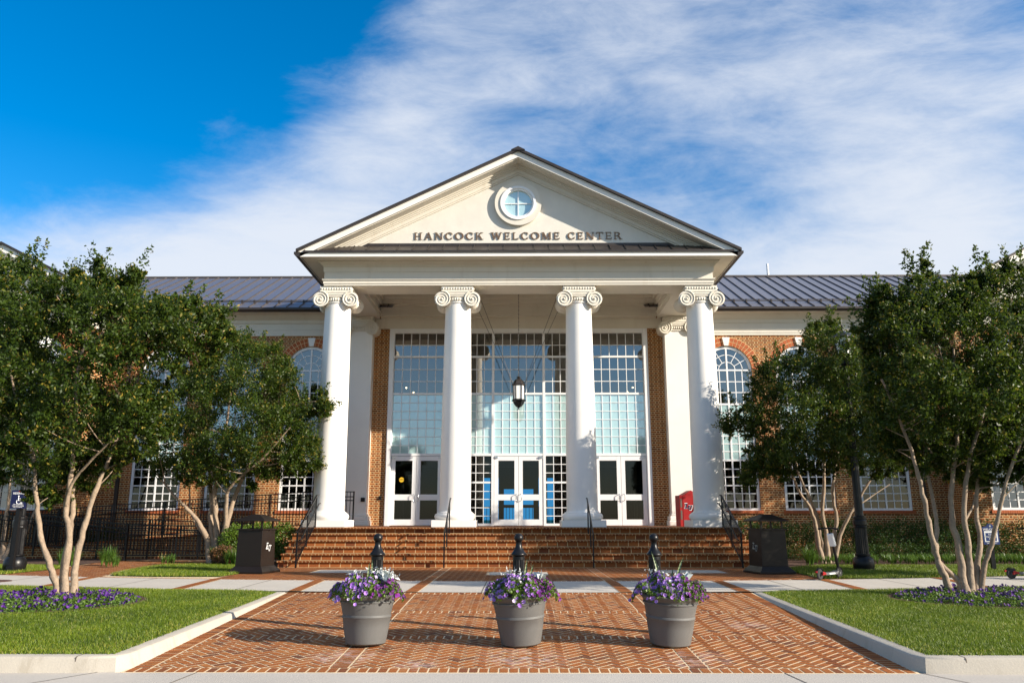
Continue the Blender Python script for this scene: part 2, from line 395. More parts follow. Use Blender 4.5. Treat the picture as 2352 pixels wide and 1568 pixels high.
def link_mesh(name, me, mat, parent=None, local=False):
    o = bpy.data.objects.new(name, me); COL.objects.link(o)
    if mat: me.materials.append(MATS[mat])
    if parent is not None: o.parent = parent
    return o
def world_off(p):
    q = Vector((0, 0, 0))
    while p is not None: q = q + p.location; p = p.parent
    return q
def obj(name, mb, mat, parent=None, local=False, smooth=False, bevel=0.0, fix=True):
    me = bpy.data.meshes.new(name)
    vs = mb.v
    if parent is not None and not local:
        o = world_off(parent); vs = [(a - o.x, b - o.y, c - o.z) for a, b, c in vs]
    me.from_pydata(vs, [], mb.f); me.validate()
    if fix:
        import bmesh
        bm = bmesh.new(); bm.from_mesh(me); bmesh.ops.recalc_face_normals(bm, faces=bm.faces); bm.to_mesh(me); bm.free()
    o = link_mesh(name, me, mat, parent)
    if smooth:
        me.shade_smooth()
        try: me.set_sharp_from_angle(angle=R(38))
        except Exception: pass
    if bevel:
        b = o.modifiers.new('bevel', 'BEVEL'); b.width = bevel; b.segments = 2; b.limit_method = 'ANGLE'; b.angle_limit = R(40)
    return o
def tag(o, label, cat, group=None, kind=None):
    if kind: o['kind'] = kind
    if label: o['label'] = label
    if cat: o['category'] = cat
    if group: o['group'] = group
    return o
def thing(name, label, cat, loc=(0, 0, 0), rotz=0, group=None):
    o = bpy.data.objects.new(name, None); COL.objects.link(o); o.location = loc; o.rotation_euler = (0, 0, rotz)
    o.empty_display_size = 0.2
    return tag(o, label, cat, group)
def struct(name, mb, mat, **k):
    o = obj(name, mb, mat, **k); o['kind'] = 'structure'; return o
def copy_tree(o, parent=None):
    c = o.copy(); COL.objects.link(c)
    if parent is not None: c.parent = parent
    for ch in list(o.children): copy_tree(ch, c)
    return c

def quads_mesh(name, V, mat, parent=None, rnd=None, k=4, kind=None):
    """V: (N,k,3) array of separate faces"""
    N = len(V); me = bpy.data.meshes.new(name)
    V = np.asarray(V, np.float32)
    if parent is not None:
        o = world_off(parent); V = V - np.array([o.x, o.y, o.z], np.float32)
    me.vertices.add(N * k); me.vertices.foreach_set('co', V.reshape(-1))
    me.loops.add(N * k); me.loops.foreach_set('vertex_index', np.arange(N * k, dtype=np.int32))
    me.polygons.add(N); me.polygons.foreach_set('loop_start', np.arange(0, N * k, k, dtype=np.int32))
    try: me.polygons.foreach_set('loop_total', np.full(N, k, np.int32))
    except Exception: pass
    if rnd is not None:
        a = me.attributes.new('rnd', 'FLOAT', 'FACE'); a.data.foreach_set('value', np.asarray(rnd, np.float32))
    me.update()
    o = link_mesh(name, me, mat, parent)
    if kind: o['kind'] = kind
    return o
def unit(a): return a / np.maximum(1e-9, np.linalg.norm(a, axis=-1, keepdims=True))
def leaves(C, L, W, bias=(0, 0, 0.3), out=None, outw=0.0, jit=0.3):
    N = len(C); a = rng.normal(size=(N, 3)); a = unit(a) + np.array(bias)
    if out is not None: a = a + out * outw
    a = unit(a); b = unit(np.cross(a, rng.normal(size=(N, 3)))); n = np.cross(a, b)
    s = (1 + jit * rng.uniform(-1, 1, size=(N, 1)))
    l = L * s; w_ = W * s
    return np.stack([C - a * l * .5, C + b * w_ * .5 + n * w_ * .18, C + a * l * .5, C - b * w_ * .5 + n * w_ * .18], 1)
def in_poly(P, poly):
    x, y = P[:, 0], P[:, 1]; ins = np.zeros(len(P), bool); n = len(poly)
    for i in range(n):
        x1, y1 = poly[i]; x2, y2 = poly[(i + 1) % n]
        c = ((y1 > y) != (y2 > y)) & (x < (x2 - x1) * (y - y1) / (y2 - y1 + 1e-12) + x1)
        ins ^= c
    return ins
def edge_dist(P, poly):
    d = np.full(len(P), 1e9); n = len(poly)
    for i in range(n):
        a = np.array(poly[i]); b = np.array(poly[(i + 1) % n]); ab = b - a
        t = np.clip(((P - a) @ ab) / (ab @ ab + 1e-9), 0, 1)
        d = np.minimum(d, np.linalg.norm(P - (a + t[:, None] * ab), axis=1))
    return d

# ================================================================== SETTING
g = MB(); S = 900
g.add([(-S, -S, -0.42), (S, -S, -0.42), (S, S, -0.42), (-S, S, -0.42)], [(0, 1, 2, 3)])
struct('ground', g, 'far ground')
g = MB(); g.add([(-60, 8.5, -0.304), (60, 8.5, -0.304), (60, 9.60, -0.304), (-60, 9.60, -0.304)], [(0, 1, 2, 3)])
struct('gutter_strip', g, 'street concrete')
g = MB(); g.add([(-60, -30, -0.31), (60, -30, -0.31), (60, 8.52, -0.31), (-60, 8.52, -0.31)], [(0, 1, 2, 3)])
struct('street', g, 'asphalt')
# joints cut in the gutter strip
g = MB()
for x0, x1 in ((-3.65, -3.75), (3.0, 3.12), (-4.78, -5.6), (4.55, 5.1)):
    dx = 0.008
    g.add([(x0 - dx, 9.597, -0.300), (x0 + dx, 9.597, -0.300), (x1 + dx, 8.3, -0.300), (x1 - dx, 8.3, -0.300)], [(0, 1, 2, 3)])
struct('street_joints', g, 'joint dark')

def strip_grid(xs, y0f, y1f, zf, ny=6):
    m = MB(); vs = []
    for x in xs:
        for j in range(ny + 1):
            y = y0f(x) + (y1f(x) - y0f(x)) * j / ny; vs.append((x, y, zf(y)))
    fs = [(i * (ny + 1) + j, (i + 1) * (ny + 1) + j, (i + 1) * (ny + 1) + j + 1, i * (ny + 1) + j + 1) for i in range(len(xs) - 1) for j in range(ny)]
    return m.add(vs, fs)
# brick plaza: mortar bed with individually laid bricks
g = strip_grid([-4.52, 4.52], lambda x: 9.58, lambda x: 16.12, lambda y: ramp(y) - 0.004, 12)
struct('plaza_mortar', g, 'paver mortar')
g = strip_grid(list(np.linspace(-14.6, 14.6, 40)), lambda x: walk_back(x) - 0.3, lambda x: 31.0, lambda y: -0.006, 8)
struct('court_mortar', g, 'paver mortar')

def clip_poly(P, x0, x1, y0, y1):
    for ax, lim, sg in ((0, x0, 1), (0, x1, -1), (1, y0, 1), (1, y1, -1)):
        Q = []
        for i in range(len(P)):
            a, b = P[i], P[(i + 1) % len(P)]
            da, db = sg * (a[ax] - lim), sg * (b[ax] - lim)
            if da >= 0: Q.append(a)
            if (da >= 0) != (db >= 0):
                t = da / (da - db); Q.append((a[0] + t * (b[0] - a[0]), a[1] + t * (b[1] - a[1])))
        P = Q
        if len(P) < 3: return []
    return P
BRK = []      # (polygon, rnd)
JT = 0.022
def herring(x0, x1, y0, y1, keep=None, rot=45, ox=0.0, oy=0.0, Wd=0.113, jt=JT):
    c, s = math.cos(R(rot)), math.sin(R(rot)); cx, cy = (x0 + x1) / 2 + ox, (y0 + y1) / 2 + oy
    n = int(math.hypot(x1 - x0, y1 - y0) / Wd / 2) + 3
    for i in range(-n, n):
        for j in range(-n, n):
            k = (i - j) % 4
            if k == 0: r = (i, j, i + 2, j + 1)
            elif k == 3: r = (i, j, i + 1, j + 2)
            else: continue
            h = jt / 2 / Wd
            q = [(r[0] + h, r[1] + h), (r[2] - h, r[1] + h), (r[2] - h, r[3] - h), (r[0] + h, r[3] - h)]
            q = [(cx + Wd * (a * c - b * s), cy + Wd * (a * s + b * c)) for a, b in q]
            mx_ = sum(a for a, b in q) / 4; my_ = sum(b for a, b in q) / 4
            if mx_ < x0 - .2 or mx_ > x1 + .2 or my_ < y0 - .2 or my_ > y1 + .2: continue
            if keep and not keep(mx_, my_): continue
            q = clip_poly(q, x0 + jt / 2, x1 - jt / 2, y0 + jt / 2, y1 - jt / 2)
            if len(q) >= 3: BRK.append((q, random.random()))
def rowx(x0, x1, y0, y1, pitch, keep=None, jt=JT, yf=None):   # bricks side by side along x
    n = max(1, int(round((x1 - x0) / pitch))); p = (x1 - x0) / n
    for i in range(n):
        a, b = x0 + i * p + jt / 2, x0 + (i + 1) * p - jt / 2
        m = (a + b) / 2
        if keep and not keep(m, (y0 + y1) / 2): continue
        o = yf(m) if yf else 0
        BRK.append(([(a, o + y0 + jt / 2), (b, o + y0 + jt / 2), (b, o + y1 - jt / 2), (a, o + y1 - jt / 2)], random.random()))
def rowy(x0, x1, y0, y1, pitch, keep=None, jt=JT):
    n = max(1, int(round((y1 - y0) / pitch))); p = (y1 - y0) / n
    for i in range(n):
        a, b = y0 + i * p + jt / 2, y0 + (i + 1) * p - jt / 2
        if keep and not keep((x0 + x1) / 2, (a + b) / 2): continue
        BRK.append(([(x0 + jt / 2, a), (x1 - jt / 2, a), (x1 - jt / 2, b), (x0 + jt / 2, b)], random.random()))
def flush_bricks(name, zf):
    me = bpy.data.meshes.new(name); vs = []; fs = []; rn = []
    for q, r in BRK:
        ar = sum(q[i][0] * q[(i + 1) % len(q)][1] - q[(i + 1) % len(q)][0] * q[i][1] for i in range(len(q)))
        if ar < 0: q = q[::-1]
        o = len(vs); dz = random.uniform(-0.0012, 0.0012)
        vs.extend([(a, b, zf(b) + dz) for a, b in q]); fs.append(tuple(range(o, o + len(q)))); rn.append(r)
    me.from_pydata(vs, [], fs)
    a = me.attributes.new('rnd', 'FLOAT', 'FACE'); a.data.foreach_set('value', np.array(rn, np.float32))
    o = link_mesh(name, me, 'paver brick'); o['kind'] = 'structure'; BRK.clear(); return o
# ramp from the street up to the sidewalk
ROWS = [9.60, 9.82, 11.55, 11.76, 13.70, 13.90, 15.90, 16.10]
rowx(-4.49, 4.49, 9.60, 9.82, 0.115)
for a, b in ((11.55, 11.76), (13.70, 13.90), (15.90, 16.10)): rowx(-4.27, 4.27, a, b, 0.115)
for s in (-1, 1):
    rowy(min(s * 4.49, s * 4.27), max(s * 4.49, s * 4.27), 9.82, 16.10, 0.112)
for a, b in ((9.82, 11.55), (11.76, 13.70), (13.90, 15.90)):
    for s in (-1, 1): rowy(min(s * 1.98, s * 2.20), max(s * 1.98, s * 2.20), a, b, 0.105)
    for x0, x1 in ((-4.27, -2.20), (-1.98, 1.98), (2.20, 4.27)): herring(x0, x1, a, b)
flush_bricks('brick_plaza', ramp)
# court in front of the steps and the path to the ramp on the left
SLABS = [(-0.75, 0.75, 20.95, 22.1), (-5.5, -3.75, 21.75, 23.0), (3.75, 5.5, 21.75, 23.0)]
isle = [(-7.35, 20.3), (-7.2, 21.5), (-7.5, 25.0), (-10.8, 25.0), (-10.7, 22.5), (-10.2, 20.6), (-9.0, 20.3)]
rlawn = [(7.1, 19.6), (7.3, 23.2), (9.0, 24.8), (20, 26), (24, 26), (24, 26.5), (15, 21.6), (12, 20.6), (9, 19.9)]
pathL = [(-10.2, 20.1), (-10.9, 22.6), (-10.9, 25.2), (-10.0, 26.6), (-8.0, 27.6), (-13.6, 28.2), (-13.6, 26.2), (-13.2, 23.3), (-14.0, 20.8)]
def court_keep(x, y):
    if y < walk_back(x) + 0.21: return False
    for a, b, c, d in SLABS:
        if a - .02 < x < b + .02 and c - .02 < y < d + .02: return False
    if x < -7.3:
        return bool(in_poly(np.array([[x, y]]), pathL)[0])
    if x > 7.2 and y > 19.6: return False
    return True
for s in (-1, 1):
    rowy(min(s * 1.98, s * 2.20), max(s * 1.98, s * 2.20), 19.1, 24.1, 0.105)
for x0, x1 in ((-7.3, -2.20), (-1.98, 1.98), (2.20, 7.3)): herring(x0, x1, 18.9, 24.15, court_keep)
herring(-14.2, -7.3, 19.5, 28.0, court_keep)
rowx(-14.2, 9.6, 0, 0.2, 0.115, yf=walk_back, keep=lambda x, y: not (1.9 < abs(x) < 2.25))
flush_bricks('brick_court', lambda y: 0.0)
# sidewalk
g = strip_grid(list(np.linspace(-26, 26, 60)), walk_front, walk_back, lambda y: 0.002, 2)
struct('sidewalk', g, 'concrete')
g = MB()
for a, b, c, d in SLABS: g.add([(a, c, 0.002), (b, c, 0.002), (b, d, 0.002), (a, d, 0.002)], [(0, 1, 2, 3)])
struct('court_slabs', g, 'concrete')
g = MB()
for x in [-13.2, -11.6, -8.55, -5.7, -3.3, -0.72, 0.75, 3.3, 5.7, 8.4, 11.4, 13.0]:
    s_ = 0.03 * x
    g.add([(x - .009, walk_front(x), 0.006), (x + .009, walk_front(x), 0.006), (x + s_ * .4 + .009, walk_back(x), 0.006), (x + s_ * .4 - .009, walk_back(x), 0.006)], [(0, 1, 2, 3)])
struct('sidewalk_joints', g, 'joint dark')
# brick bands crossing the sidewalk
g = MB()
for x0, x1, w_ in ((-2.09, -2.09, .27), (2.09, 2.09, .27), (-4.42, -4.60, .27), (4.42, 4.55, .27), (-6.92, -7.12, .27), (6.90, 7.12, .27), (-10.0, -10.35, .27), (9.75, 10.06, .27), (-13.0, -13.5, .27), (13, 13.5, .27)):
    a, b = walk_front(x0) - .0, walk_back(x1)
    n = 26
    for i in range(n):
        t0, t1 = i / n, (i + 1) / n; gap = 0.006
        ya, yb = a + (b - a) * t0 + gap, a + (b - a) * t1 - gap
        xa = x0 + (x1 - x0) * (t0 + t1) / 2
        BRK.append(([(xa - w_ / 2 + .015, ya), (xa + w_ / 2 - .015, ya), (xa + w_ / 2 - .015, yb), (xa - w_ / 2 + .015, yb)], random.random()))
    g.add([(x0 - w_ / 2, a, 0.006), (x0 + w_ / 2, a, 0.006), (x1 + w_ / 2, b, 0.006), (x1 - w_ / 2, b, 0.006)], [(0, 1, 2, 3)])
struct('band_mortar', g, 'paver mortar')
flush_bricks('brick_bands', lambda y: 0.011)

# kerbs round the two lawns
def kerb(sgn):
    P = [(sgn * 40, 9.60), (sgn * 5.0, 9.60), (sgn * 4.62, 9.66), (sgn * 4.52, 9.82), (sgn * 4.52, 12.0), (sgn * 4.52, 14.0), (sgn * 4.52, 16.1)]
    N_ = [(0, 1), (0, 1), (sgn * .55, .83), (sgn * .95, .3), (sgn, 0), (sgn, 0), (sgn, 0)]
    prof = [(-0.02, 0, 0), (0.0, 0.0, 1), (0.012, -0.015, 2), (0.03, 0.0, 3), (0.19, 0.0, 3), (0.19, -0.25, 3)]
    vs = []
    for (x, y), (nx, ny) in zip(P, N_):
        zb = ramp(max(y, 9.6)) - 0.02; zt = lawn_z(y) + 0.004
        if y > 16: zt = 0.008
        for d, dz, k in prof:
            z = zb if k == 0 else (zt - min(0.03, max(0, (zt - zb) * .4)) if k == 1 else (zt - 0.008 if k == 2 else zt + dz))
            lean = 0.03 * (1 - (k > 0)) if k == 0 else 0
            vs.append((x + nx * (d - lean), y + ny * (d - lean), z))
    n = len(prof); fs = [(i * n + j, (i + 1) * n + j, (i + 1) * n + j + 1, i * n + j + 1) for i in range(len(P) - 1) for j in range(n - 1)]
    fs.append(tuple(range(n)))
    fs.append(tuple((len(P) - 1) * n + j for j in range(n)))
    m = MB().add(vs, fs)
    o = struct('kerb', m, 'kerb concrete', smooth=True)
    # tooled joints
    j = MB()
    for x in (5.05, 8.0, 11.0):
        j.prism([(9.566, -.31), (9.597, -.168), (9.60, -.146), (9.63, -.1335), (9.75, -.1335), (9.75, -.31)], 'x', sgn * x - .006, sgn * x + .006)
    struct('kerb_joint', j, 'joint dark')
kerb(-1); kerb(1)

# lawns: soil sheets with blades on top
lawnL = [(-4.68, 9.75), (-4.68, 16.05)] + [(-x, walk_front(x) + 0.0) for x in (5.2, 7, 9, 11, 13, 16, 20)] + [(-20, 9.75)]
lawnR = [(4.68, 9.75), (4.68, 16.05)] + [(x, walk_front(x)) for x in (5.2, 7, 9, 11, 13, 16, 20)] + [(20, 9.75)]
strip = lambda s: strip_grid([s * v for v in (4.66, 5.5, 7, 9, 11, 14, 18, 26, 40)], lambda x: 9.72, lambda x: walk_front(x), lambda y: lawn_z(y) - 0.006, 8)
struct('lawn', strip(-1), 'soil green'); struct('lawn', strip(1), 'soil green')
def sheet(poly, z): return MB().add([(a, b, z) for a, b in poly], [tuple(range(len(poly)))])
struct('lawn', sheet(isle, 0.008), 'soil green')
rl = [(7.2, 19.75), (7.3, 23.2), (9.0, 24.8), (26, 25.6)] + [(x, walk_back(x) + 0.02) for x in (26, 20, 16, 13, 11, 9.5, 8.3)]
struct('lawn', sheet(rl, 0.010), 'soil green')
ll = [(-13.2, 20.9), (-14.3, 21.1), (-18, 22.6), (-26, 26.7), (-26, 27), (-18, 25.2), (-13.6, 24.6), (-13.0, 23.3)]
struct('lawn', sheet(ll, 0.010), 'soil green')
struct('mulch_bed', sheet([(7.3, 23.2), (9.0, 24.8), (26, 25.6), (26, 31), (7.1, 31)], 0.006), 'mulch')
struct('mulch_bed', sheet([(-7.08, 24.0), (-7.2, 24.2), (-7.5, 25.0), (-10.8, 25.0), (-10.0, 26.6), (-8.5, 27.2), (-7.08, 27.2)], 0.012), 'mulch')
struct('mulch_bed', sheet([(-13.6, 24.6), (-18, 25.2), (-26, 27), (-26, 31), (-7, 31), (-7, 28.3), (-13.6, 28.2)], 0.009), 'mulch')

def grass(name, poly, dens, hgt, wid, zf, holes=(), label=None):
    p = np.array(poly); lo, hi = p.min(0), p.max(0)
    n = int(dens * (hi[0] - lo[0]) * (hi[1] - lo[1])); Q = rng.uniform(lo, hi, (n, 2)); Q = Q[in_poly(Q, poly)]
    vis = np.abs(Q[:, 0]) < 0.66 * Q[:, 1] + 4.0
    Q = Q[vis]
    for (cx, cy, rx, ry) in holes: Q = Q[((Q[:, 0] - cx) / rx) ** 2 + ((Q[:, 1] - cy) / ry) ** 2 > 1]
    N = len(Q); z = np.array([zf(v) for v in Q[:, 1]])
    B = np.column_stack([Q, z - 0.004]); a = rng.uniform(0, 2 * np.pi, N)
    side = np.column_stack([np.cos(a), np.sin(a), np.zeros(N)]) * (wid * .5)
    patch = np.sin(Q[:, 0] * 1.9 + 1.3 * np.sin(Q[:, 1] * 1.1)) * np.sin(Q[:, 1] * 2.3 + np.sin(Q[:, 0] * 1.7))
    h = hgt * rng.uniform(.6, 1.25, N) * (1 + .12 * patch)
    lean = rng.normal(size=(N, 2)) * .38 * h[:, None]
    T = B + np.column_stack([lean, h])
    V = np.stack([B - side, B + side, T], 1)
    rnd = np.clip(rng.beta(2.0, 3.0, N) + .12 * patch + .16 * np.sin(Q[:, 0] * .9 + 2 * np.sin(Q[:, 1] * .7)) * np.sin(Q[:, 1] * 1.3 + 1.5 * np.sin(Q[:, 0] * .6)) + .10 * np.sin(Q[:, 0] * 6 + 3 * np.sin(Q[:, 1] * 4)) * np.sin(Q[:, 1] * 7) + .07 * rng.normal(size=N), 0, 1)
    dry = rng.uniform(size=N) < 0.04 + .10 * np.clip(-patch, 0, 1); rnd[dry] = rng.uniform(.86, 1, dry.sum()); edge = edge_dist(Q, poly) < .35; d2 = edge & (rng.uniform(size=N) < .28); rnd[d2] = rng.uniform(.8, 1, d2.sum())
    o = quads_mesh(name, V, 'grass blade', rnd=rnd, k=3, kind='stuff'); o['label'] = label; o['category'] = 'grass'; return o
BEDL = (-8.35, 14.45, 1.75, 1.42); BEDR = (8.75, 15.1, 2.0, 1.35)
grass('grass', lawnL, 4200, 0.040, 0.009, lawn_z, [BEDL], 'short green grass of the left front lawn')
grass('grass', lawnR, 4200, 0.040, 0.009, lawn_z, [BEDR], 'short green grass of the right front lawn')
grass('grass', isle, 1800, 0.075, 0.013, lambda y: .008, (), 'small grass island beside the left trash can')
grass('grass', rl, 1500, 0.075, 0.014, lambda y: .01, (), 'grass strip behind the sidewalk on the right')
grass('grass', ll, 1500, 0.075, 0.014, lambda y: .01, (), 'grass strip round the left lamp post')

# ================================================================== BUILDING
WY = 31.2
B = thing('welcome_center', 'red brick welcome center with white columned portico, pediment lettering and long grey roofed wings', 'building', (0, 31.2, 0))
def arched_wall(x0, x1, z0, z1, Y, cs, half, sill, spring, depth=0.14):
    m = MB(); cur = x0; N = 20
    for c in sorted(cs):
        m.add([(cur, Y, z0), (c - half, Y, z0), (c - half, Y, z1), (cur, Y, z1)], [(0, 1, 2, 3)])
        m.add([(c - half, Y, z0), (c + half, Y, z0), (c + half, Y, sill), (c - half, Y, sill)], [(0, 1, 2, 3)])
        A = [(c - half * math.cos(math.pi * k / N), spring + half * math.sin(math.pi * k / N)) for k in range(N + 1)]
        for k in range(N):
            m.add([(A[k][0], Y, A[k][1]), (A[k + 1][0], Y, A[k + 1][1]), (A[k + 1][0], Y, z1), (A[k][0], Y, z1)], [(0, 1, 2, 3)])
        loop = [(c - half, sill)] + A + [(c + half, sill)]
        for a, b in zip(loop, loop[1:] + loop[:1]):
            m.add([(a[0], Y, a[1]), (b[0], Y, b[1]), (b[0], Y + depth, b[1]), (a[0], Y + depth, a[1])], [(0, 1, 2, 3)])
        cur = c + half
    m.add([(cur, Y, z0), (x1, Y, z0), (x1, Y, z1), (cur, Y, z1)], [(0, 1, 2, 3)])
    return m
WC = [8.30, 11.20, 14.10]
HALF, SILL, SPR = 0.98, 1.68, 7.15
obj('wall', arched_wall(6.7, 16.43, 0, 9.0, WY, WC, HALF, SILL, SPR), 'wall brick', B, fix=False)
obj('wall', arched_wall(-16.43, -6.7, 0, 9.0, WY, [-c for c in WC], HALF, SILL, SPR), 'wall brick', B, fix=False)
PC = 19.75; PY = 29.4
PW = [18.05, 21.45]
for s in (-1, 1):
    m = arched_wall(min(s * 16.43, s * 23.2), max(s * 16.43, s * 23.2), 0, 9.0, PY, [s * c for c in PW], HALF, SILL, SPR)
    m.add([(s * 16.43, PY, 0), (s * 16.43, WY, 0), (s * 16.43, WY, 9.4), (s * 16.43, PY, 9.4)], [(0, 1, 2, 3)])
    obj('pavilion_wall', m, 'wall brick', B, fix=False)
# wall round the entrance glazing
m = MB()
for s in (-1, 1):
    m.box(min(s * 5.17, s * 6.75), max(s * 5.17, s * 6.75), WY, WY + .3, 0, 9.4)
m.box(-5.17, 5.17, WY, WY + .3, 8.84, 9.4)
obj('entrance_wall', m, 'wall brick', B)

def arch_ring(c, Y):
    st = MB(); bk = MB(); N = 24
    for k in range(N):
        a0, a1 = math.pi * k / N, math.pi * (k + 1) / N
        for r0, r1 in ((HALF + .006, HALF + .160), (HALF + .180, HALF + .33)):
            e = 0.0105 / r0
            P = [(c + r * math.cos(a), SPR + r * math.sin(a)) for r, a in ((r0, a0 + e), (r1, a0 + e * .8), (r1, a1 - e * .8), (r0, a1 - e))]
            bk.prism(P, 'y', Y - .012, Y + .02)
    ring = [(c + r * math.cos(math.pi * k / 30), SPR + r * math.sin(math.pi * k / 30)) for r, ks in ((HALF, range(31)), (HALF + .345, range(30, -1, -1))) for k in ks]
    bk2 = MB().prism(ring, 'y', Y - .006, Y + .02)
    return bk, bk2
def window(c, Y, parent=B):
    f = MB(); y0, y1 = Y + .05, Y + .12; hh = HALF - .012
    # outer frame
    f.box(c - hh, c - hh + .10, y0, y1, SILL + .015, SPR); f.box(c + hh - .10, c + hh, y0, y1, SILL + .015, SPR)
    f.box(c - hh + .10, c + hh - .10, y0, y1, SILL + .015, SILL + .10)
    N = 28
    out = [(c + hh * math.cos(math.pi * k / N), SPR + hh * math.sin(math.pi * k / N)) for k in range(N + 1)]
    inn = [(c + (hh - .10) * math.cos(math.pi * k / N), SPR + (hh - .10) * math.sin(math.pi * k / N)) for k in range(N + 1)]
    for k in range(N): f.prism([out[k], out[k + 1], inn[k + 1], inn[k]], 'y', y0, y1)
    g2 = hh - .10
    for z, t in ((2.635, .05), (3.60, .07), (5.79, .07), (SPR, .06)): f.box(c - g2, c + g2, y0 + .006, y1 - .004, z - t / 2, z + t / 2)
    f.box(c - .03, c + .03, y0 + .003, y1 - .002, SILL + .10, SPR + g2)
    mt = .016
    def rows(za, zb, n):
        for i in range(1, n): z = za + (zb - za) * i / n; f.box(c - g2, c + g2, y0 + .02, y1 - .02, z - mt, z + mt)
    rows(1.78, 2.61, 3); rows(2.66, 3.565, 3); rows(3.635, 5.755, 7); rows(5.825, 7.12, 3)
    for s in (-1, 1):
        for i in (1, 2):
            x = c + s * (.03 + (g2 - .03) * i / 3); f.box(x - mt, x + mt, y0 + .018, y1 - .022, SILL + .10, SPR)
    for r in (.33, .62):
        for k in range(18):
            a, b = math.pi * k / 18, math.pi * (k + 1) / 18
            f.bar((c + r * math.cos(a), (y0 + y1) / 2, SPR + r * math.sin(a)), (c + r * math.cos(b), (y0 + y1) / 2, SPR + r * math.sin(b)), .026, .03, (0, 1, 0))
    for d in (30, 60, 120, 150):
        ca, sa = math.cos(R(d)), math.sin(R(d))
        f.bar((c + .33 * ca, (y0 + y1) / 2 + .002, SPR + .33 * sa), (c + g2 * ca, (y0 + y1) / 2 + .002, SPR + g2 * sa), .024, .03, (0, 1, 0))
    o = obj('window', f, 'white paint', parent)
    yg = y0 + .035
    q = MB().add([(c - g2, yg, 1.72), (c + g2, yg, 1.72), (c + g2, yg, 3.58), (c - g2, yg, 3.58)], [(0, 1, 2, 3)])
    obj('pane', q, 'low glass', o)
    q = MB().add([(c - g2, yg, 3.58), (c + g2, yg, 3.58), (c + g2, yg, 5.79), (c - g2, yg, 5.79)], [(0, 1, 2, 3)])
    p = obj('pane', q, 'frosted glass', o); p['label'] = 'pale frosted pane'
    arc = [(c - g2, yg, 5.79), (c + g2, yg, 5.79)] + [(c + g2 * math.cos(math.pi * k / N), yg, SPR + g2 * math.sin(math.pi * k / N)) for k in range(N + 1)]
    q = MB().add(arc, [tuple(range(len(arc)))]); obj('pane', q, 'clear glass', o)
    sl = MB(); n = 26
    for i in range(n):
        a = c - 1.06 + 2.12 * i / n; sl.box(a + .004, a + 2.12 / n - .004, Y - .045, Y + .05, SILL - .10, SILL + .012)
    obj('sill', sl, 'arch brick', o)
    bk, bm_ = arch_ring(c, Y)
    obj('arch', bk, 'arch brick', o); obj('arch_mortar', bm_, 'arch mortar', o)
    ks = MB().prism([(c - .085, 8.13), (c + .085, 8.13), (c + .15, 8.47), (c - .15, 8.47)], 'y', Y - .06, Y + .06)
    obj('keystone', ks, 'column stone', o)
for s in (-1, 1):
    for c in WC: window(s * c, WY)
    for c in PW: window(s * c, PY)

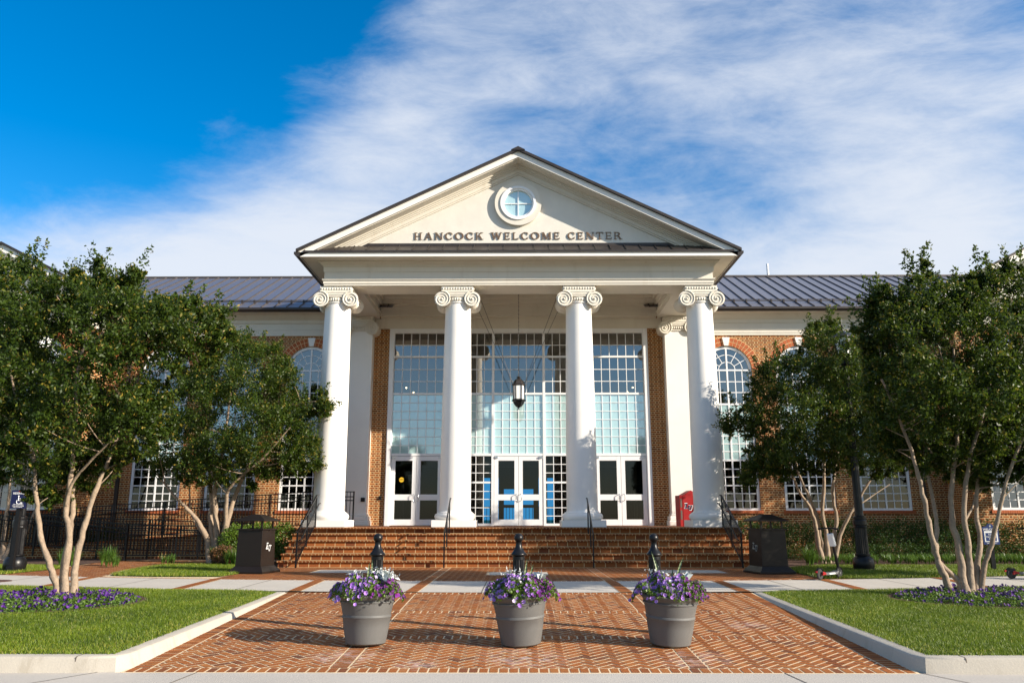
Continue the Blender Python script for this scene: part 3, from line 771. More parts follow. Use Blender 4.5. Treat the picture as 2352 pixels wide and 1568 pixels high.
# wing cornice (profile swept along the eaves)
CP = [(0.0, 8.56), (-.035, 8.56), (-.035, 8.66), (-.05, 8.66), (-.05, 8.78), (-.075, 8.78), (-.075, 8.81), (-.045, 8.815), (-.045, 9.06), (-.09, 9.065), (-.09, 9.20), (-.12, 9.205), (-.26, 9.33), (-.30, 9.38), (-.60, 9.40), (-.62, 9.48), (0.0, 9.52)]
for s in (-1, 1):
    m = MB().prism([(WY + a, z) for a, z in CP], 'x', min(s * 6.8, s * 16.42), max(s * 6.8, s * 16.42))
    obj('cornice', m, 'cast stone', B)
    gt = MB().prism([(WY - .60, 9.40), (WY - .72, 9.40), (WY - .78, 9.47), (WY - .78, 9.55), (WY - .60, 9.55)], 'x', min(s * 7.35, s * 16.2), max(s * 7.35, s * 16.2))
    obj('gutter', gt, 'bronze metal', B)
    # downspout at the pavilion corner
    d = MB().box(s * 15.53 - .06, s * 15.53 + .06, WY - .11, WY - .01, 0.1, 8.7)
    d.bar((s * 15.53, WY - .06, 8.68), (s * 15.53, WY - .62, 9.42), .11, .09)
    obj('downspout', d, 'bronze metal', B)
    # wing roof with standing seams and a snow rail
    EY, EZ, RY, RZ = WY - .72, 9.55, 36.2, 12.55
    r = MB(); xa, xb = min(s * 5.0, s * 21), max(s * 5.0, s * 21)
    r.add([(xa, EY, EZ), (xb, EY, EZ), (xb, RY, RZ), (xa, RY, RZ), (xb, 2 * RY - EY, EZ), (xa, 2 * RY - EY, EZ)], [(0, 1, 2, 3), (3, 2, 4, 5)])
    sl = (RZ - EZ) / (RY - EY)
    o = obj('wing_roof', r, 'roof metal', B)
    sm = MB(); x = 5.2
    while x < 21:
        sm.bar((s * x, EY, EZ + .02), (s * x, RY, RZ + .02), .028, .055); x += 0.50
    sm.bar((xa, RY, RZ + .02), (xb, RY, RZ + .02), .16, .07)
    sn = MB()
    for k in range(2): sn.bar((xa, EY + .62 + .01 * k, EZ + .62 * sl + .085 + .06 * k), (xb, EY + .62 + .01 * k, EZ + .62 * sl + .085 + .06 * k), .028, .028)
    x = 5.2
    while x < 21:
        sn.box(s * x - .03, s * x + .03, EY + .58, EY + .66, EZ + .58 * sl, EZ + .62 * sl + .16); x += 0.5
    obj('seams', sm, 'seam metal', o); obj('snow_rail', sn, 'bronze metal', o)
    # end pavilion with its gable
    ez = 9.75; az = 11.72; hw = PC - 15.85
    c = s * PC
    tp = MB().prism([(c - 3.4, 9.0), (c + 3.4, 9.0), (c + 3.4, 9.6), (c, az - .42), (c - 3.4, 9.6)], 'y', PY - .02, PY + .3)
    obj('pavilion_gable', tp, 'stucco', B)
    k = (az - ez) / hw
    ch = lambda t0, t1: [(c - hw, ez - t0), (c, az - t0), (c + hw, ez - t0), (c + hw, ez - t1), (c, az - t1), (c - hw, ez - t1)]
    rk = MB().prism(ch(.10, .36), 'y', PY - .62, PY - .52); rk.prism(ch(.36, .42), 'y', PY - .54, PY); rk.prism(ch(.42, .60), 'y', PY - .12, PY - .02)
    obj('rake', rk, 'column stone', B)
    pr = MB().prism(ch(0, .10), 'y', PY - .70, 40)
    obj('pavilion_roof', pr, 'bronze metal', B)
    m = MB().prism([(PY + a, z) for a, z in CP], 'x', c - 3.36, c + 3.36)
    obj('cornice', m, 'cast stone', B)
    m = MB().box(min(s * 15.9, s * 16.44), max(s * 15.9, s * 16.44), PY - .3, WY - .8, 9.40, 9.62); m.box(min(s * 16.40, s * 16.3), max(s * 16.40, s * 16.3), PY, WY - .65, 8.56, 9.40)
    obj('cornice', m, 'cast stone', B)
# slim white vent pipe on the right ridge
obj('vent_pipe', MB().lathe([(.055, 12.5), (.055, 13.2), (.04, 13.22)], (11.85, 36.3, 0), 10), 'white paint', B)

# platform and steps
PZ = 1.12; SX = 7.06
m = MB().box(-SX, SX, 25.93, WY, 0, PZ - .055)
for k in range(1, 6): m.box(-SX, SX, 24.1 + .345 * (k - 1) + .03, 24.1 + .345 * k + .03, 0, PZ * k / 6 - .055)
obj('steps', m, 'step brick', B)
nz = MB()
for k in range(1, 7):
    z = PZ * k / 6; y = 24.1 + .345 * (k - 1)
    prof = [(y + .36, z - .055), (y + .02, z - .055), (y - .024, z - .048), (y - .036, z - .028), (y - .026, z - .008), (y + .01, z), (y + .36, z)]
    nz.prism(prof, 'x', -SX - .02, SX + .02)
obj('step_nosing', nz, 'nosing brick', B, smooth=True)
fl = MB().box(-SX, SX, 26.27, WY + .05, PZ - .054, PZ + .001)
obj('porch_floor', fl, 'floor brick', B)

# columns
def capital(c, y0, y1, half=.52, zc=8.76, rv=.27, zt=9.24):
    m = MB(); x = c
    for s in (-1, 1):
        n = 9; prof = []
        for i in range(n):
            t = i / (n - 1); r = rv - (0.10 * math.sin(math.pi * t) ** .7 if (y1 - y0) > .6 else 0.02 * math.sin(math.pi * t)); prof.append((r, y0 + .02 + (y1 - y0 - .04) * t))
        m.lathe(prof, (x + s * half, 0, zc), 28, 'y')
        if y1 - y0 > .6:
            for t in (.42, .5, .58):
                m.lathe([(rv - .095, y0 + (y1 - y0) * t - .02), (rv - .07, y0 + (y1 - y0) * t), (rv - .095, y0 + (y1 - y0) * t + .02)], (x + s * half, 0, zc), 24, 'y')
        for yy in ((y0, y1) if y1 - y0 > .6 else (y0,)):
            pts = []; T = 2.6 * 2 * math.pi
            for i in range(80):
                t = i / 79; r = (rv - .015) * (1 - t) ** .9 + .03
                a = math.pi / 2 - s * (-1) * t * T
                pts.append((x + s * half - s * 0 + r * math.cos(a), yy + .012, zc + r * math.sin(a)))
            m.tube(pts, [.026 * (1 - .45 * i / 79) for i in range(80)], 6)
            m.ball((x + s * half, yy + .01, zc), .042, 10)
    top = [(x - half, zc + rv), (x + half, zc + rv)]
    bot = [(x + half * .62 * math.cos(math.pi * k / 12), zc + .16 - .045 * math.sin(math.pi * k / 12)) for k in range(13)]
    m.prism(top + [(x + half, zc + .12)] + bot + [(x - half, zc + .12)], 'y', y0 + .03, y1 - .03)
    for dz, sag in ((.255, .0), (.20, .03), (.145, .055)):
        m.tube([(x + half * u, y0 + .028, zc + dz - sag * (1 - u * u)) for u in np.linspace(-1, 1, 13)], .016, 6)
    # egg and dart between the volutes, and along the abacus
    yc = (y0 + y1) / 2; re = (y1 - y0) / 2 - .02 if y1 - y0 > .6 else None
    for i in range(7):
        u = -0.24 + .08 * i
        yy = yc - math.sqrt(max(.01, re * re - u * u)) if re else y0 + .03
        m.ball((x + u, yy + .02, zc + .0), .036, 8, 1.7)
    if re: m.lathe([(re - .06, -.13), (re - .015, -.10), (re - .03, -.06), (re - .005, 0.02), (re - .01, .09), (re - .08, .12)], (x, yc, zc), 32)
    else: m.box(x - .45, x + .45, y0 + .06, y1, zc - .12, zc + .13)
    m.box(x - half - .03, x + half + .03, y0 + .05, y1 - .0, zc + rv + .003, zt - .003)
    nn = 12
    for i in range(nn):
        u = -half - .02 + (2 * half + .04) * (i + .5) / nn
        m.ball((x + u, y0 + .055, (zc + rv + zt) / 2 + .01), .038, 8, 1.2)
        if y1 - y0 > .6:
            for sx in (-1, 1): m.ball((x + sx * (half + .03), y0 + .07 + (y1 - y0 - .14) * (i + .5) / nn, (zc + rv + zt) / 2 + .01), .036, 8, 1.2)
    return m
CY = 26.9
for c in (-6.3, -2.1, 2.1, 6.3):
    prof = []
    for i in range(17):
        t = i / 16; r = .515 - .075 * (t ** 1.7); prof.append((r, 1.66 + (8.62 - 1.66) * t))
    prof = [(.60, 1.58), (.555, 1.60), (.525, 1.63)] + prof + [(.47, 8.64), (.475, 8.67), (.44, 8.69)]
    col = obj('column', MB().lathe(prof, (c, CY, 0), 56), 'column stone', B, smooth=True)
    base = MB().lathe([(.60, PZ + .225), (.655, PZ + .26), (.68, PZ + .32), (.675, PZ + .37), (.64, PZ + .425), (.60, PZ + .445), (.60, PZ + .465)], (c, CY, 0), 56)
    obj('base', base, 'column stone', col, smooth=True)
    obj('plinth', MB().box(c - .715, c + .715, CY - .715, CY + .715, PZ + .002, PZ + .225), 'column stone', col, bevel=.012)
    obj('capital', capital(c, 26.40, 27.40), 'cast stone', col, smooth=True)
# pilasters on the entrance wall
for s in (-1, 1):
    c = s * 6.32
    pl = MB().box(c - .54, c + .54, 30.76, WY + .02, PZ + .30, 8.64)
    po = obj('pilaster', pl, 'column stone', B, bevel=.01)
    pb = MB().prism([(c - .68, PZ + .0), (c + .68, PZ + .0), (c + .68, PZ + .2), (c - .68, PZ + .2)], 'y', 30.62, WY)
    pb.box(c - .64, c + .64, 30.66, WY, PZ + .20, PZ + .36); pb.box(c - .585, c + .585, 30.715, WY, PZ + .36, PZ + .44)
    obj('base', pb, 'column stone', po, bevel=.03)
    obj('capital', capital(c, 30.66, WY), 'cast stone', po, smooth=True)

# entablature swept round three sides
def usweep(prof, hx, yf, yb):
    m = MB(); vs = []; n = len(prof)
    for d, z in prof:
        vs += [(-hx - d, yb, z), (-hx - d, yf - d, z), (hx + d, yf - d, z), (hx + d, yb, z)]
    fs = [(i * 4 + j, i * 4 + j + 1, (i + 1) * 4 + j + 1, (i + 1) * 4 + j) for i in range(n - 1) for j in range(3)]
    return m.add(vs, fs)
EP = [(-1.16, 9.245), (0.0, 9.245), (0.0, 9.305), (.022, 9.312), (.022, 9.415), (.05, 9.42), (.065, 9.445), (.065, 9.475), (.0, 9.48), (.0, 9.72), (.03, 9.725), (.03, 9.90), (.05, 9.905), (.06, 9.94), (.10, 9.985), (.17, 10.03), (.20, 10.06), (.20, 10.085), (.68, 10.092)]
obj('entablature', usweep(EP, 6.72, 26.40, WY), 'cast stone', B)
# inner faces of the beams, the bands over the entrance wall and the ceiling
m = MB()
m.box(-5.58, 5.58, 27.54, 27.56, 9.245, 10.3)
for s in (-1, 1):
    m.box(min(s * 5.54, s * 5.56), max(s * 5.54, s * 5.56), 27.56, 30.9, 9.245, 10.3)
    for d, z0, z1 in ((.05, 9.42, 9.50), (.10, 9.72, 9.95), (.18, 9.95, 10.25)):
        m.box(min(s * 5.545, s * (5.545 - d)), max(s * 5.545, s * (5.545 - d)), 27.565, 30.95, z0, z1)
for d, z0, z1 in ((.06, 8.845, 8.90), (.035, 8.90, 9.245), (.10, 9.245, 9.30), (.30, 9.30, 9.44), (.26, 9.44, 9.70), (.32, 9.70, 9.80), (.40, 9.80, 9.98), (.55, 9.98, 10.26)):
    m.box(-5.75 if z1 <= 9.25 else -5.535, 5.75 if z1 <= 9.25 else 5.535, WY - d, WY + .01, z0, z1)
obj('beam_lining', m, 'cast stone', B)
obj('portico_ceiling', MB().box(-6.7, 6.7, 26.5, WY, 10.26, 10.34), 'cast stone', B)
# horizontal fascia, pent roof
obj('fascia', usweep([(.68, 10.06), (.70, 10.06), (.70, 10.215), (.40, 10.215)], 6.72, 26.40, 31.0), 'column stone', B)
m = MB().prism([(25.66, 10.215), (25.66, 10.255), (26.42, 10.70), (26.42, 10.215)], 'x', -7.30, 7.30)
pt = obj('pent_roof', m, 'bronze metal', B)
m = MB(); x = -7.25
while x < 7.3:
    m.bar((x, 25.66, 10.265), (x, 26.40, 10.70), .02, .045); x += .52
m.box(-7.3, 7.3, 25.645, 25.66, 10.20, 10.262)
m.box(-6.4, 6.4, 26.36, 26.39, 10.66, 10.76)
obj('seams', m, 'bronze metal', pt)
# gable roof
AZ = 13.90; HX = 7.50; GZ = 10.235; K = (AZ - GZ) / HX
def chev(t0, t1, zl, hx=HX):
    def pts(t):
        xb = min(hx, (AZ - t - zl) / K); zb = max(zl, AZ - t - K * hx); return xb, zb
    a, za = pts(t0); b, zb = pts(t1)
    return [(-a, za), (0, AZ - t0), (a, za), (b, zb), (0, AZ - t1), (-b, zb)]
gr = MB().prism([(-HX - .04, GZ - .02), (0, AZ), (HX + .04, GZ - .02), (HX + .04, GZ + .075), (0, AZ + .095), (-HX - .04, GZ + .075)], 'y', 25.60, 41)
ro = obj('portico_roof', gr, 'bronze metal', B)
rc = MB().prism([(-.24, AZ + .01), (0, AZ + .13), (.24, AZ + .01), (.24, AZ - .01), (-.24, AZ - .01)], 'y', 25.57, 41)
rc.merge(MB())
obj('ridge_cap', rc, 'bronze metal', ro)
for s in (-1, 1):
    gt = MB().prism([(s * 7.42, 10.06), (s * 7.54, 10.06), (s * 7.62, 10.15), (s * 7.62, 10.23), (s * 7.42, 10.23)], 'y', 25.68, 30.6)
    obj('gutter', gt, 'bronze metal', B)
rk = MB().prism(chev(.004, .215, 10.06), 'y', 25.70, 25.80)
obj('rake', rk, 'column stone', B)
rs = MB().prism(chev(.18, .235, 10.22), 'y', 25.79, 26.42)
rs.prism(chev(.235, .285, 10.3), 'y', 26.16, 26.42); rs.prism(chev(.285, .335, 10.3), 'y', 26.22, 26.42); rs.prism(chev(.335, .385, 10.3), 'y', 26.27, 26.42)
rs.prism(chev(.385, .52, 10.3), 'y', 26.315, 26.42); rs.prism(chev(.52, .575, 10.3), 'y', 26.35, 26.42)
obj('rake_moulding', rs, 'cast stone', B)
obj('tympanum', MB().prism([(-7.0, 10.24), (7.0, 10.24), (0, AZ - .25)], 'y', 26.40, 26.62), 'stucco', B)
rw = MB().ring((0, 12.21), .60, .82, 26.27, 26.41, 64)
rwo = obj('round_window', rw, 'cast stone', B, smooth=True)
fr = MB().ring((0, 12.21), .545, .625, 26.23, 26.40, 64); fr.ring((0, 12.21), .49, .55, 26.28, 26.40, 64)
fr.box(-.014, .014, 26.33, 26.36, 11.71, 12.71); fr.box(-.50, .50, 26.335, 26.365, 12.196, 12.224)
obj('frame', fr, 'white paint', rwo, smooth=True)
obj('pane', MB().lathe([(.52, 26.372), (.52, 26.395)], (0, 0, 12.21), 48, 'y'), 'frosted glass', rwo)

# serif capitals built stroke by stroke
def letter(ch):
    """list of polygons, cap height 1, and advance width"""
    S_, T_ = .125, .058
    def v(x, w=S_, z0=0, z1=1): return [(x, z0), (x + w, z0), (x + w, z1), (x, z1)]
    def h(x0, x1, z, t=T_): return [(x0, z), (x1, z), (x1, z + t), (x0, z + t)]
    def d(x0, z0, x1, z1, w): return [(x0, z0), (x0 + w, z0), (x1 + w, z1), (x1, z1)]
    def sf(x0, x1, z): return [(x0, z), (x1, z), (x1, z + .05), (x0, z + .05)]
    def arc(cx, cz, rx, rz, a0, a1, wt, wn, n=16):
        P = []
        for k in range(n):
            q = []
            for a in (a0 + (a1 - a0) * k / n, a0 + (a1 - a0) * (k + 1) / n):
                t = abs(math.cos(R(a))); w_ = wn + (wt - wn) * t
                q.append(((cx + rx * math.cos(R(a)), cz + rz * math.sin(R(a))), (cx + (rx - w_) * math.cos(R(a)), cz + (rz - w_) * math.sin(R(a)))))
            P.append([q[0][0], q[1][0], q[1][1], q[0][1]])
        return P
    if ch == 'H': return [v(.09), v(.67), h(.2, .7, .47), sf(0, .37, 0), sf(0, .37, .95), sf(.58, .95, 0), sf(.58, .95, .95)], .98
    if ch == 'A': return [d(.07, 0, .40, 1, .09), d(.70, 0, .37, 1, .19), h(.22, .72, .3), sf(-.03, .27, 0), sf(.62, .99, 0)], .98
    if ch == 'N': return [v(.11, .09), v(.80, .09), d(.70, 0, .05, 1, .21), sf(0, .30, 0), sf(.70, .99, .95), sf(-.02, .2, .95)], 1.0
    if ch == 'C': return arc(.5, .5, .5, .52, 48, 312, .19, .07, 22) + [v(.79, .05, .64, .90), v(.79, .05, .10, .34)], .92
    if ch == 'O': return arc(.52, .5, .52, .52, 0, 360, .20, .07, 30), 1.07
    if ch == 'K': return [v(.09), d(.27, .46, .66, 1, .1), d(.62, 0, .32, .56, .22), sf(0, .37, 0), sf(0, .37, .95), sf(.52, .92, .95), sf(.56, .96, 0)], .95
    if ch == 'W': return [d(.34, 0, .07, 1, .17), d(.36, 0, .62, 1, .09), d(.84, 0, .57, 1, .17), d(.87, 0, 1.15, 1, .09), sf(-.03, .34, .95), sf(.47, .83, .95), sf(1.05, 1.34, .95)], 1.33
    if ch == 'E': return [v(.09), h(.2, .70, 0, .08), h(.2, .68, .92, .08), h(.2, .58, .47), v(.66, .05, .03, .26), v(.63, .05, .74, .97), v(.54, .05, .38, .62), sf(0, .3, 0), sf(0, .3, .95)], .78
    if ch == 'L': return [v(.09), h(.2, .70, 0, .08), v(.66, .05, .03, .28), sf(0, .37, .95), sf(0, .3, 0)], .76
    if ch == 'M': return [v(.09, .09), d(.47, 0, .10, 1, .19), d(.52, 0, .86, 1, .09), v(.87, .19), sf(0, .28, 0), sf(.78, 1.15, 0), sf(-.0, .24, .95), sf(.90, 1.13, .95)], 1.18
    if ch == 'T': return [v(.33), h(.02, .83, .92, .08), v(.02, .05, .72, .97), v(.78, .05, .72, .97), sf(.24, .61, 0)], .86
    if ch == 'R': return [v(.09)] + arc(.36, .74, .36, .26, -90, 90, .18, .07, 12) + [h(.2, .38, .93, .07), h(.2, .38, .48, .07), d(.68, 0, .38, .50, .2), sf(0, .37, 0), sf(.6, .98, 0), sf(0, .3, .95)], .96
    return [], .5
txt = 'HANCOCK WELCOME CENTER'
GAP = .20
tot = sum((letter(ch)[1] + GAP) if ch != ' ' else .62 for ch in txt) - GAP
CH = .258; sx = 7.27 / tot; cx = -3.64
for ch in txt:
    if ch == ' ': cx += .62 * sx; continue
    P, adv = letter(ch)
    m = MB()
    for q in P: m.prism([(cx + a * sx, 10.90 + b * CH) for a, b in q], 'y', 26.366 + random.uniform(0, .002), 26.386)
    obj('letter', m, 'letter bronze', B)
    cx += (adv + GAP) * sx

# ---------------------------------------------------------------- entrance glazing
f = MB(); y0, y1 = WY + .02, WY + .12
f.box(-5.16, -4.96, y0 - .08, y1, PZ, 8.84); f.box(4.96, 5.16, y0 - .08, y1, PZ, 8.84); f.box(-4.96, 4.96, y0 - .08, y1, 8.66, 8.84)
f.box(-5.13, -4.985, y0 - .12, y0 - .08, PZ, 8.80); f.box(4.985, 5.13, y0 - .12, y0 - .08, PZ, 8.80)
for x in (-2.92, -1.005, 1.005, 2.92): f.box(x - .05, x + .05, y0 - .02, y1 - .01, PZ, 8.66)
for z, t in ((7.70, .075), (6.21, .08), (3.82, .10)): f.box(-4.96, 4.96, y0 - .012, y1 - .006, z - t / 2, z + t / 2)
mt = .013
BAYS = [(-4.96, -2.97), (-2.87, -1.055), (-.955, .955), (1.055, 2.87), (2.97, 4.96)]
ROW = [8.18, 7.19, 6.71, 5.86, 5.52, 5.19, 4.85, 4.52, 4.18]
for a, b in BAYS:
    for z in ROW: f.box(a, b, y0 + .02, y1 - .03, z - mt, z + mt)
    for i in range(1, 6): x = a + (b - a) * i / 6; f.box(x - mt, x + mt, y0 + .018, y1 - .032, 3.87, 8.66)
for a, b in (BAYS[1], BAYS[3]):
    for z in (3.45, 3.12, 2.42, 2.12, 1.80, 1.49): f.box(a, b, y0 + .02, y1 - .03, z - mt, z + mt)
    f.box(a, b, y0 - .002, y1 - .012, 2.72, 2.79); f.box(a, b, y0 - .01, y1 - .01, PZ, PZ + .09)
    for i in range(1, 6): x = a + (b - a) * i / 6; f.box(x - mt, x + mt, y0 + .018, y1 - .032, PZ + .09, 3.77)
pw = obj('entrance_window', f, 'white paint', B)
yg = y0 + .04
def pane(x0, x1, z0, z1, mat, par, y=yg): return obj('pane', MB().add([(x0, y, z0), (x1, y, z0), (x1, y, z1), (x0, y, z1)], [(0, 1, 2, 3)]), mat, par)
for a, b in BAYS:
    pane(a, b, 6.21, 8.66, 'clear glass', pw)
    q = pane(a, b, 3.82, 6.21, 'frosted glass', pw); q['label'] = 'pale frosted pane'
for a, b in (BAYS[1], BAYS[3]): pane(a, b, PZ, 3.8, 'door glass', pw)
# double doors
for a, b in (BAYS[0], BAYS[2], BAYS[4]):
    mid = (a + b) / 2
    for s, x0, x1 in ((-1, a + .012, mid - .006), (1, mid + .006, b - .012)):
        d = MB(); ya, yb = y0 + .0, y1 - .02
        z0, z1 = PZ + .02, 3.755; st = .155
        d.box(x0, x0 + st, ya, yb, z0, z1); d.box(x1 - st, x1, ya, yb, z0, z1)
        d.box(x0 + st, x1 - st, ya + .002, yb - .002, z0, z0 + .22); d.box(x0 + st, x1 - st, ya + .002, yb - .002, 2.08, 2.30); d.box(x0 + st, x1 - st, ya + .002, yb - .002, 3.59, z1)
        do = obj('door', d, 'white paint', B)
        pane(x0 + st, x1 - st, z0 + .22, 3.59, 'door glass', do, y0 + .05)
        hx = x1 - .075 if s < 0 else x0 + .075
        hd = MB().tube([(hx, ya, 2.06), (hx, ya - .07, 2.06), (hx + s * .03, ya - .08, 2.10), (hx + s * .03, ya - .08, 2.27), (hx, ya - .07, 2.31), (hx, ya, 2.31)], .013, 8)
        obj('handle', hd, 'steel', do, smooth=True)
        cl = MB().box(x0 + .02 if s < 0 else x1 - .14, x0 + .14 if s < 0 else x1 - .02, ya - .05, ya, 3.68, 3.75)
        obj('door_closer', cl, 'steel', do)
        if a == BAYS[0][0] and s < 0:
            st_ = MB().lathe([(.095, -.006), (.095, 0)], ((x0 + x1) / 2 - .08, ya + .044, 2.86), 24, 'y'); obj('sticker', st_, 'yellow sticker', do)
            st_ = MB().box((x0 + x1) / 2 - .175, (x0 + x1) / 2 + .015, ya + .034, ya + .037, 2.85, 2.865); st_.box((x0 + x1) / 2 - .175, (x0 + x1) / 2 + .015, ya + .034, ya + .037, 2.885, 2.892)
            obj('sticker_text', st_, 'black metal', do)
# dark rooms behind the glass
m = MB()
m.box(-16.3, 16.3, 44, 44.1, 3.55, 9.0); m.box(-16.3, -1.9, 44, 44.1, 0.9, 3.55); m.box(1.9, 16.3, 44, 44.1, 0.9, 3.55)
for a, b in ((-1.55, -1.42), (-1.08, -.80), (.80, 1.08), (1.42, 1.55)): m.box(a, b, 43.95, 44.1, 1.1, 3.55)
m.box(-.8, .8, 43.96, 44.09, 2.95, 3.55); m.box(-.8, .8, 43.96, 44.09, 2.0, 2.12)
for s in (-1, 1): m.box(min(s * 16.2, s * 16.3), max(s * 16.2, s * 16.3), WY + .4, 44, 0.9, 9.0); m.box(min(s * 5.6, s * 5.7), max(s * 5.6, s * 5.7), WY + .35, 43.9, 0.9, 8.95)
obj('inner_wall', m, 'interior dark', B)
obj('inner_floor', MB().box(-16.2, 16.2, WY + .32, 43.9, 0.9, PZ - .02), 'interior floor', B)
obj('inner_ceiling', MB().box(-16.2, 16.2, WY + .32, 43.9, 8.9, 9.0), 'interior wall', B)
m = MB()
for a in (-4.2, -2.4, 0.0, 2.4, 4.2):   # vestibule frames
    m.box(a - .06, a + .06, 34.0, 34.1, PZ, 3.6)
m.box(-5.0, 5.0, 34.0, 34.1, 3.5, 3.75)
for a in (-4.9, 4.9, -1.0, 1.0): m.box(a - .07, a + .07, 33.98, 34.12, PZ, 3.7)
obj('vestibule_frame', m, 'interior wall', B)
obj('rear_pane', MB().add([(-1.9, 44.05, 1.0), (1.9, 44.05, 1.0), (1.9, 44.05, 3.55), (-1.9, 44.05, 3.55)], [(0, 1, 2, 3)]), 'tinted rear glass', B)
rr = MB()
for i in range(22): rr.box(-1.9 + i * .175, -1.875 + i * .175, 43.5, 43.53, 1.1, 1.95)
rr.box(-1.9, 1.9, 43.49, 43.54, 1.95, 2.01)
obj('inner_railing', rr, 'black iron', B)
ch = MB()
for x, z in ((-4.55, 6.56), (-4.25, 6.37), (4.62, 6.56), (4.40, 6.38)): ch.ball((x, 31.9, z), .028, 8)
obj('bulb', ch, 'bulb glow', B)
# small fittings on the porch wall
obj('wall_light', MB().box(-5.98, -5.83, 30.66, 30.76, 2.02, 2.17), 'black metal', B, bevel=.01)
obj('card_reader', MB().box(-5.38, -5.29, WY - .05, WY, 2.10, 2.24), 'black metal', B, bevel=.008)

# ================================================================== STREET FURNITURE
def logo(parent, w=.26, M=None, colour='white plastic', outline=False, name='logo'):
    """interlocked slanted L and U, drawn in the xz plane, centred, front towards -y"""
    Lp = [(-.50, .50), (-.10, .50), (-.13, .36), (-.20, .36), (-.28, -.08), (.02, -.08), (.05, .08), (.18, .08), (.13, -.24), (-.58, -.24), (-.555, -.10), (-.49, -.10), (-.41, .36), (-.475, .36)]
    Up = [(.02, .22), (.30, .22), (.28, .10), (.235, .10), (.17, -.24), (.20, -.33), (.31, -.33), (.37, -.24), (.43, .10), (.385, .10), (.405, .22), (.66, .22), (.64, .10), (.585, .10), (.52, -.27), (.40, -.47), (.14, -.47), (.02, -.30), (.09, .10), (.04, .10)]
    out = []
    for P, t in ((Lp, 0.0), (Up, 0.002)):
        m = MB().prism([(a * w, b * w) for a, b in P], 'y', -.004 - t, 0.0)
        out.append(m)
    m = MB(); [m.merge(q) for q in out]
    if M is not None: m.v = [tuple(M @ Vector(q)) for q in m.v]
    return obj(name, m, colour, parent, local=True)
def trash_can(loc, rz, label, side):
    t = thing('trash_can', label, 'trash can', loc, rz, 'trash cans beside the steps')
    s0, s1 = .365, .345
    b = MB().add([(-s0, -s0, .18), (s0, -s0, .18), (s0, s0, .18), (-s0, s0, .18), (-s1, -s1, 1.10), (s1, -s1, 1.10), (s1, s1, 1.10), (-s1, s1, 1.10)],
                 [(0, 3, 2, 1), (4, 5, 6, 7), (0, 1, 5, 4), (1, 2, 6, 5), (2, 3, 7, 6), (3, 0, 4, 7)])
    body = obj('body', b, 'can metal', t, local=True, bevel=.008)
    k = MB().add([(-.49, -.49, 0), (.49, -.49, 0), (.49, .49, 0), (-.49, .49, 0), (-.49, -.49, .05), (.49, -.49, .05), (.49, .49, .05), (-.49, .49, .05), (-s0, -s0, .185), (s0, -s0, .185), (s0, s0, .185), (-s0, s0, .185)],
                 [(0, 3, 2, 1), (8, 9, 10, 11)] + [(i, (i + 1) % 4, 4 + (i + 1) % 4, 4 + i) for i in range(4)] + [(4 + i, 4 + (i + 1) % 4, 8 + (i + 1) % 4, 8 + i) for i in range(4)])
    obj('skirt', k, 'can metal', t, local=True, bevel=.006)
    r = MB(); c = .38
    for a, b_ in ((-c, -c + .05), (c - .05, c)): r.box(a, b_, -c, c, 1.095, 1.135)
    for a, b_ in ((-c, -c + .05), (c - .05, c)): r.box(-c + .05, c - .05, a, b_, 1.096, 1.134)
    r.box(-.05, .05, -c - .012, -c, 1.085, 1.105); r.box(c, c + .012, -.05, .05, 1.085, 1.105)
    obj('rim', r, 'can metal', t, local=True, bevel=.004)
    obj('opening', MB().box(-.325, .325, -.325, .325, 1.098, 1.102), 'black metal', t, local=True)
    for sx in (-1, 1):
        for sy in (-1, 1): obj('post', MB().box(sx * .29 - .02, sx * .29 + .02, sy * .29 - .02, sy * .29 + .02, 1.10, 1.345), 'can metal', t, local=True)
    q = MB(); e = .435
    q.add([(-e, -e, 1.32), (e, -e, 1.32), (e, e, 1.32), (-e, e, 1.32), (-e, -e, 1.345), (e, -e, 1.345), (e, e, 1.345), (-e, e, 1.345), (-.12, -.12, 1.50), (.12, -.12, 1.50), (.12, .12, 1.50), (-.12, .12, 1.50)],
          [(0, 3, 2, 1), (8, 9, 10, 11)] + [(i, (i + 1) % 4, 4 + (i + 1) % 4, 4 + i) for i in range(4)] + [(4 + i, 4 + (i + 1) % 4, 8 + (i + 1) % 4, 8 + i) for i in range(4)])
    obj('lid', q, 'can metal', t, local=True, bevel=.004)
    # emblem on the side that faces the walk: outline letters made of bars
    M = Matrix.Translation((side * (.3585), 0, .66)) @ Matrix.Rotation(R(90) * side, 4, 'Z') @ Matrix.Rotation(R(1.5), 4, 'X')
    logo(t, .22, M, 'white plastic' if side > 0 else 'silver leaf', name='emblem')
    M2 = Matrix.Translation((side * (.3605), 0, .66)) @ Matrix.Rotation(R(90) * side, 4, 'Z') @ Matrix.Rotation(R(1.5), 4, 'X') @ Matrix.Translation((.001, -.005, .001))
    for P in ([(-.42, .43), (-.24, .43), (-.34, -.16), (.06, -.16), (.08, -.06), (-.20, -.06)], [(.12, .16), (.22, .16), (.14, -.26), (.18, -.38), (.34, -.38), (.42, -.26), (.50, .16), (.58, .16), (.48, -.29), (.38, -.42), (.16, -.42), (.06, -.28)]):
        q = MB().prism([(a * .22, b * .22) for a, b in P], 'y', -.004, 0); q.v = [tuple(M2 @ Vector(v)) for v in q.v]; obj('emblem_inlay', q, 'can metal', t, local=True)
    return t
trash_can((-6.98, 21.78, .003), R(-11), 'dark brown roofed trash can left of the steps beside the leafy shrub', 1)
trash_can((6.58, 21.80, .003), R(11), 'dark brown roofed trash can right of the steps near the scooter', -1)

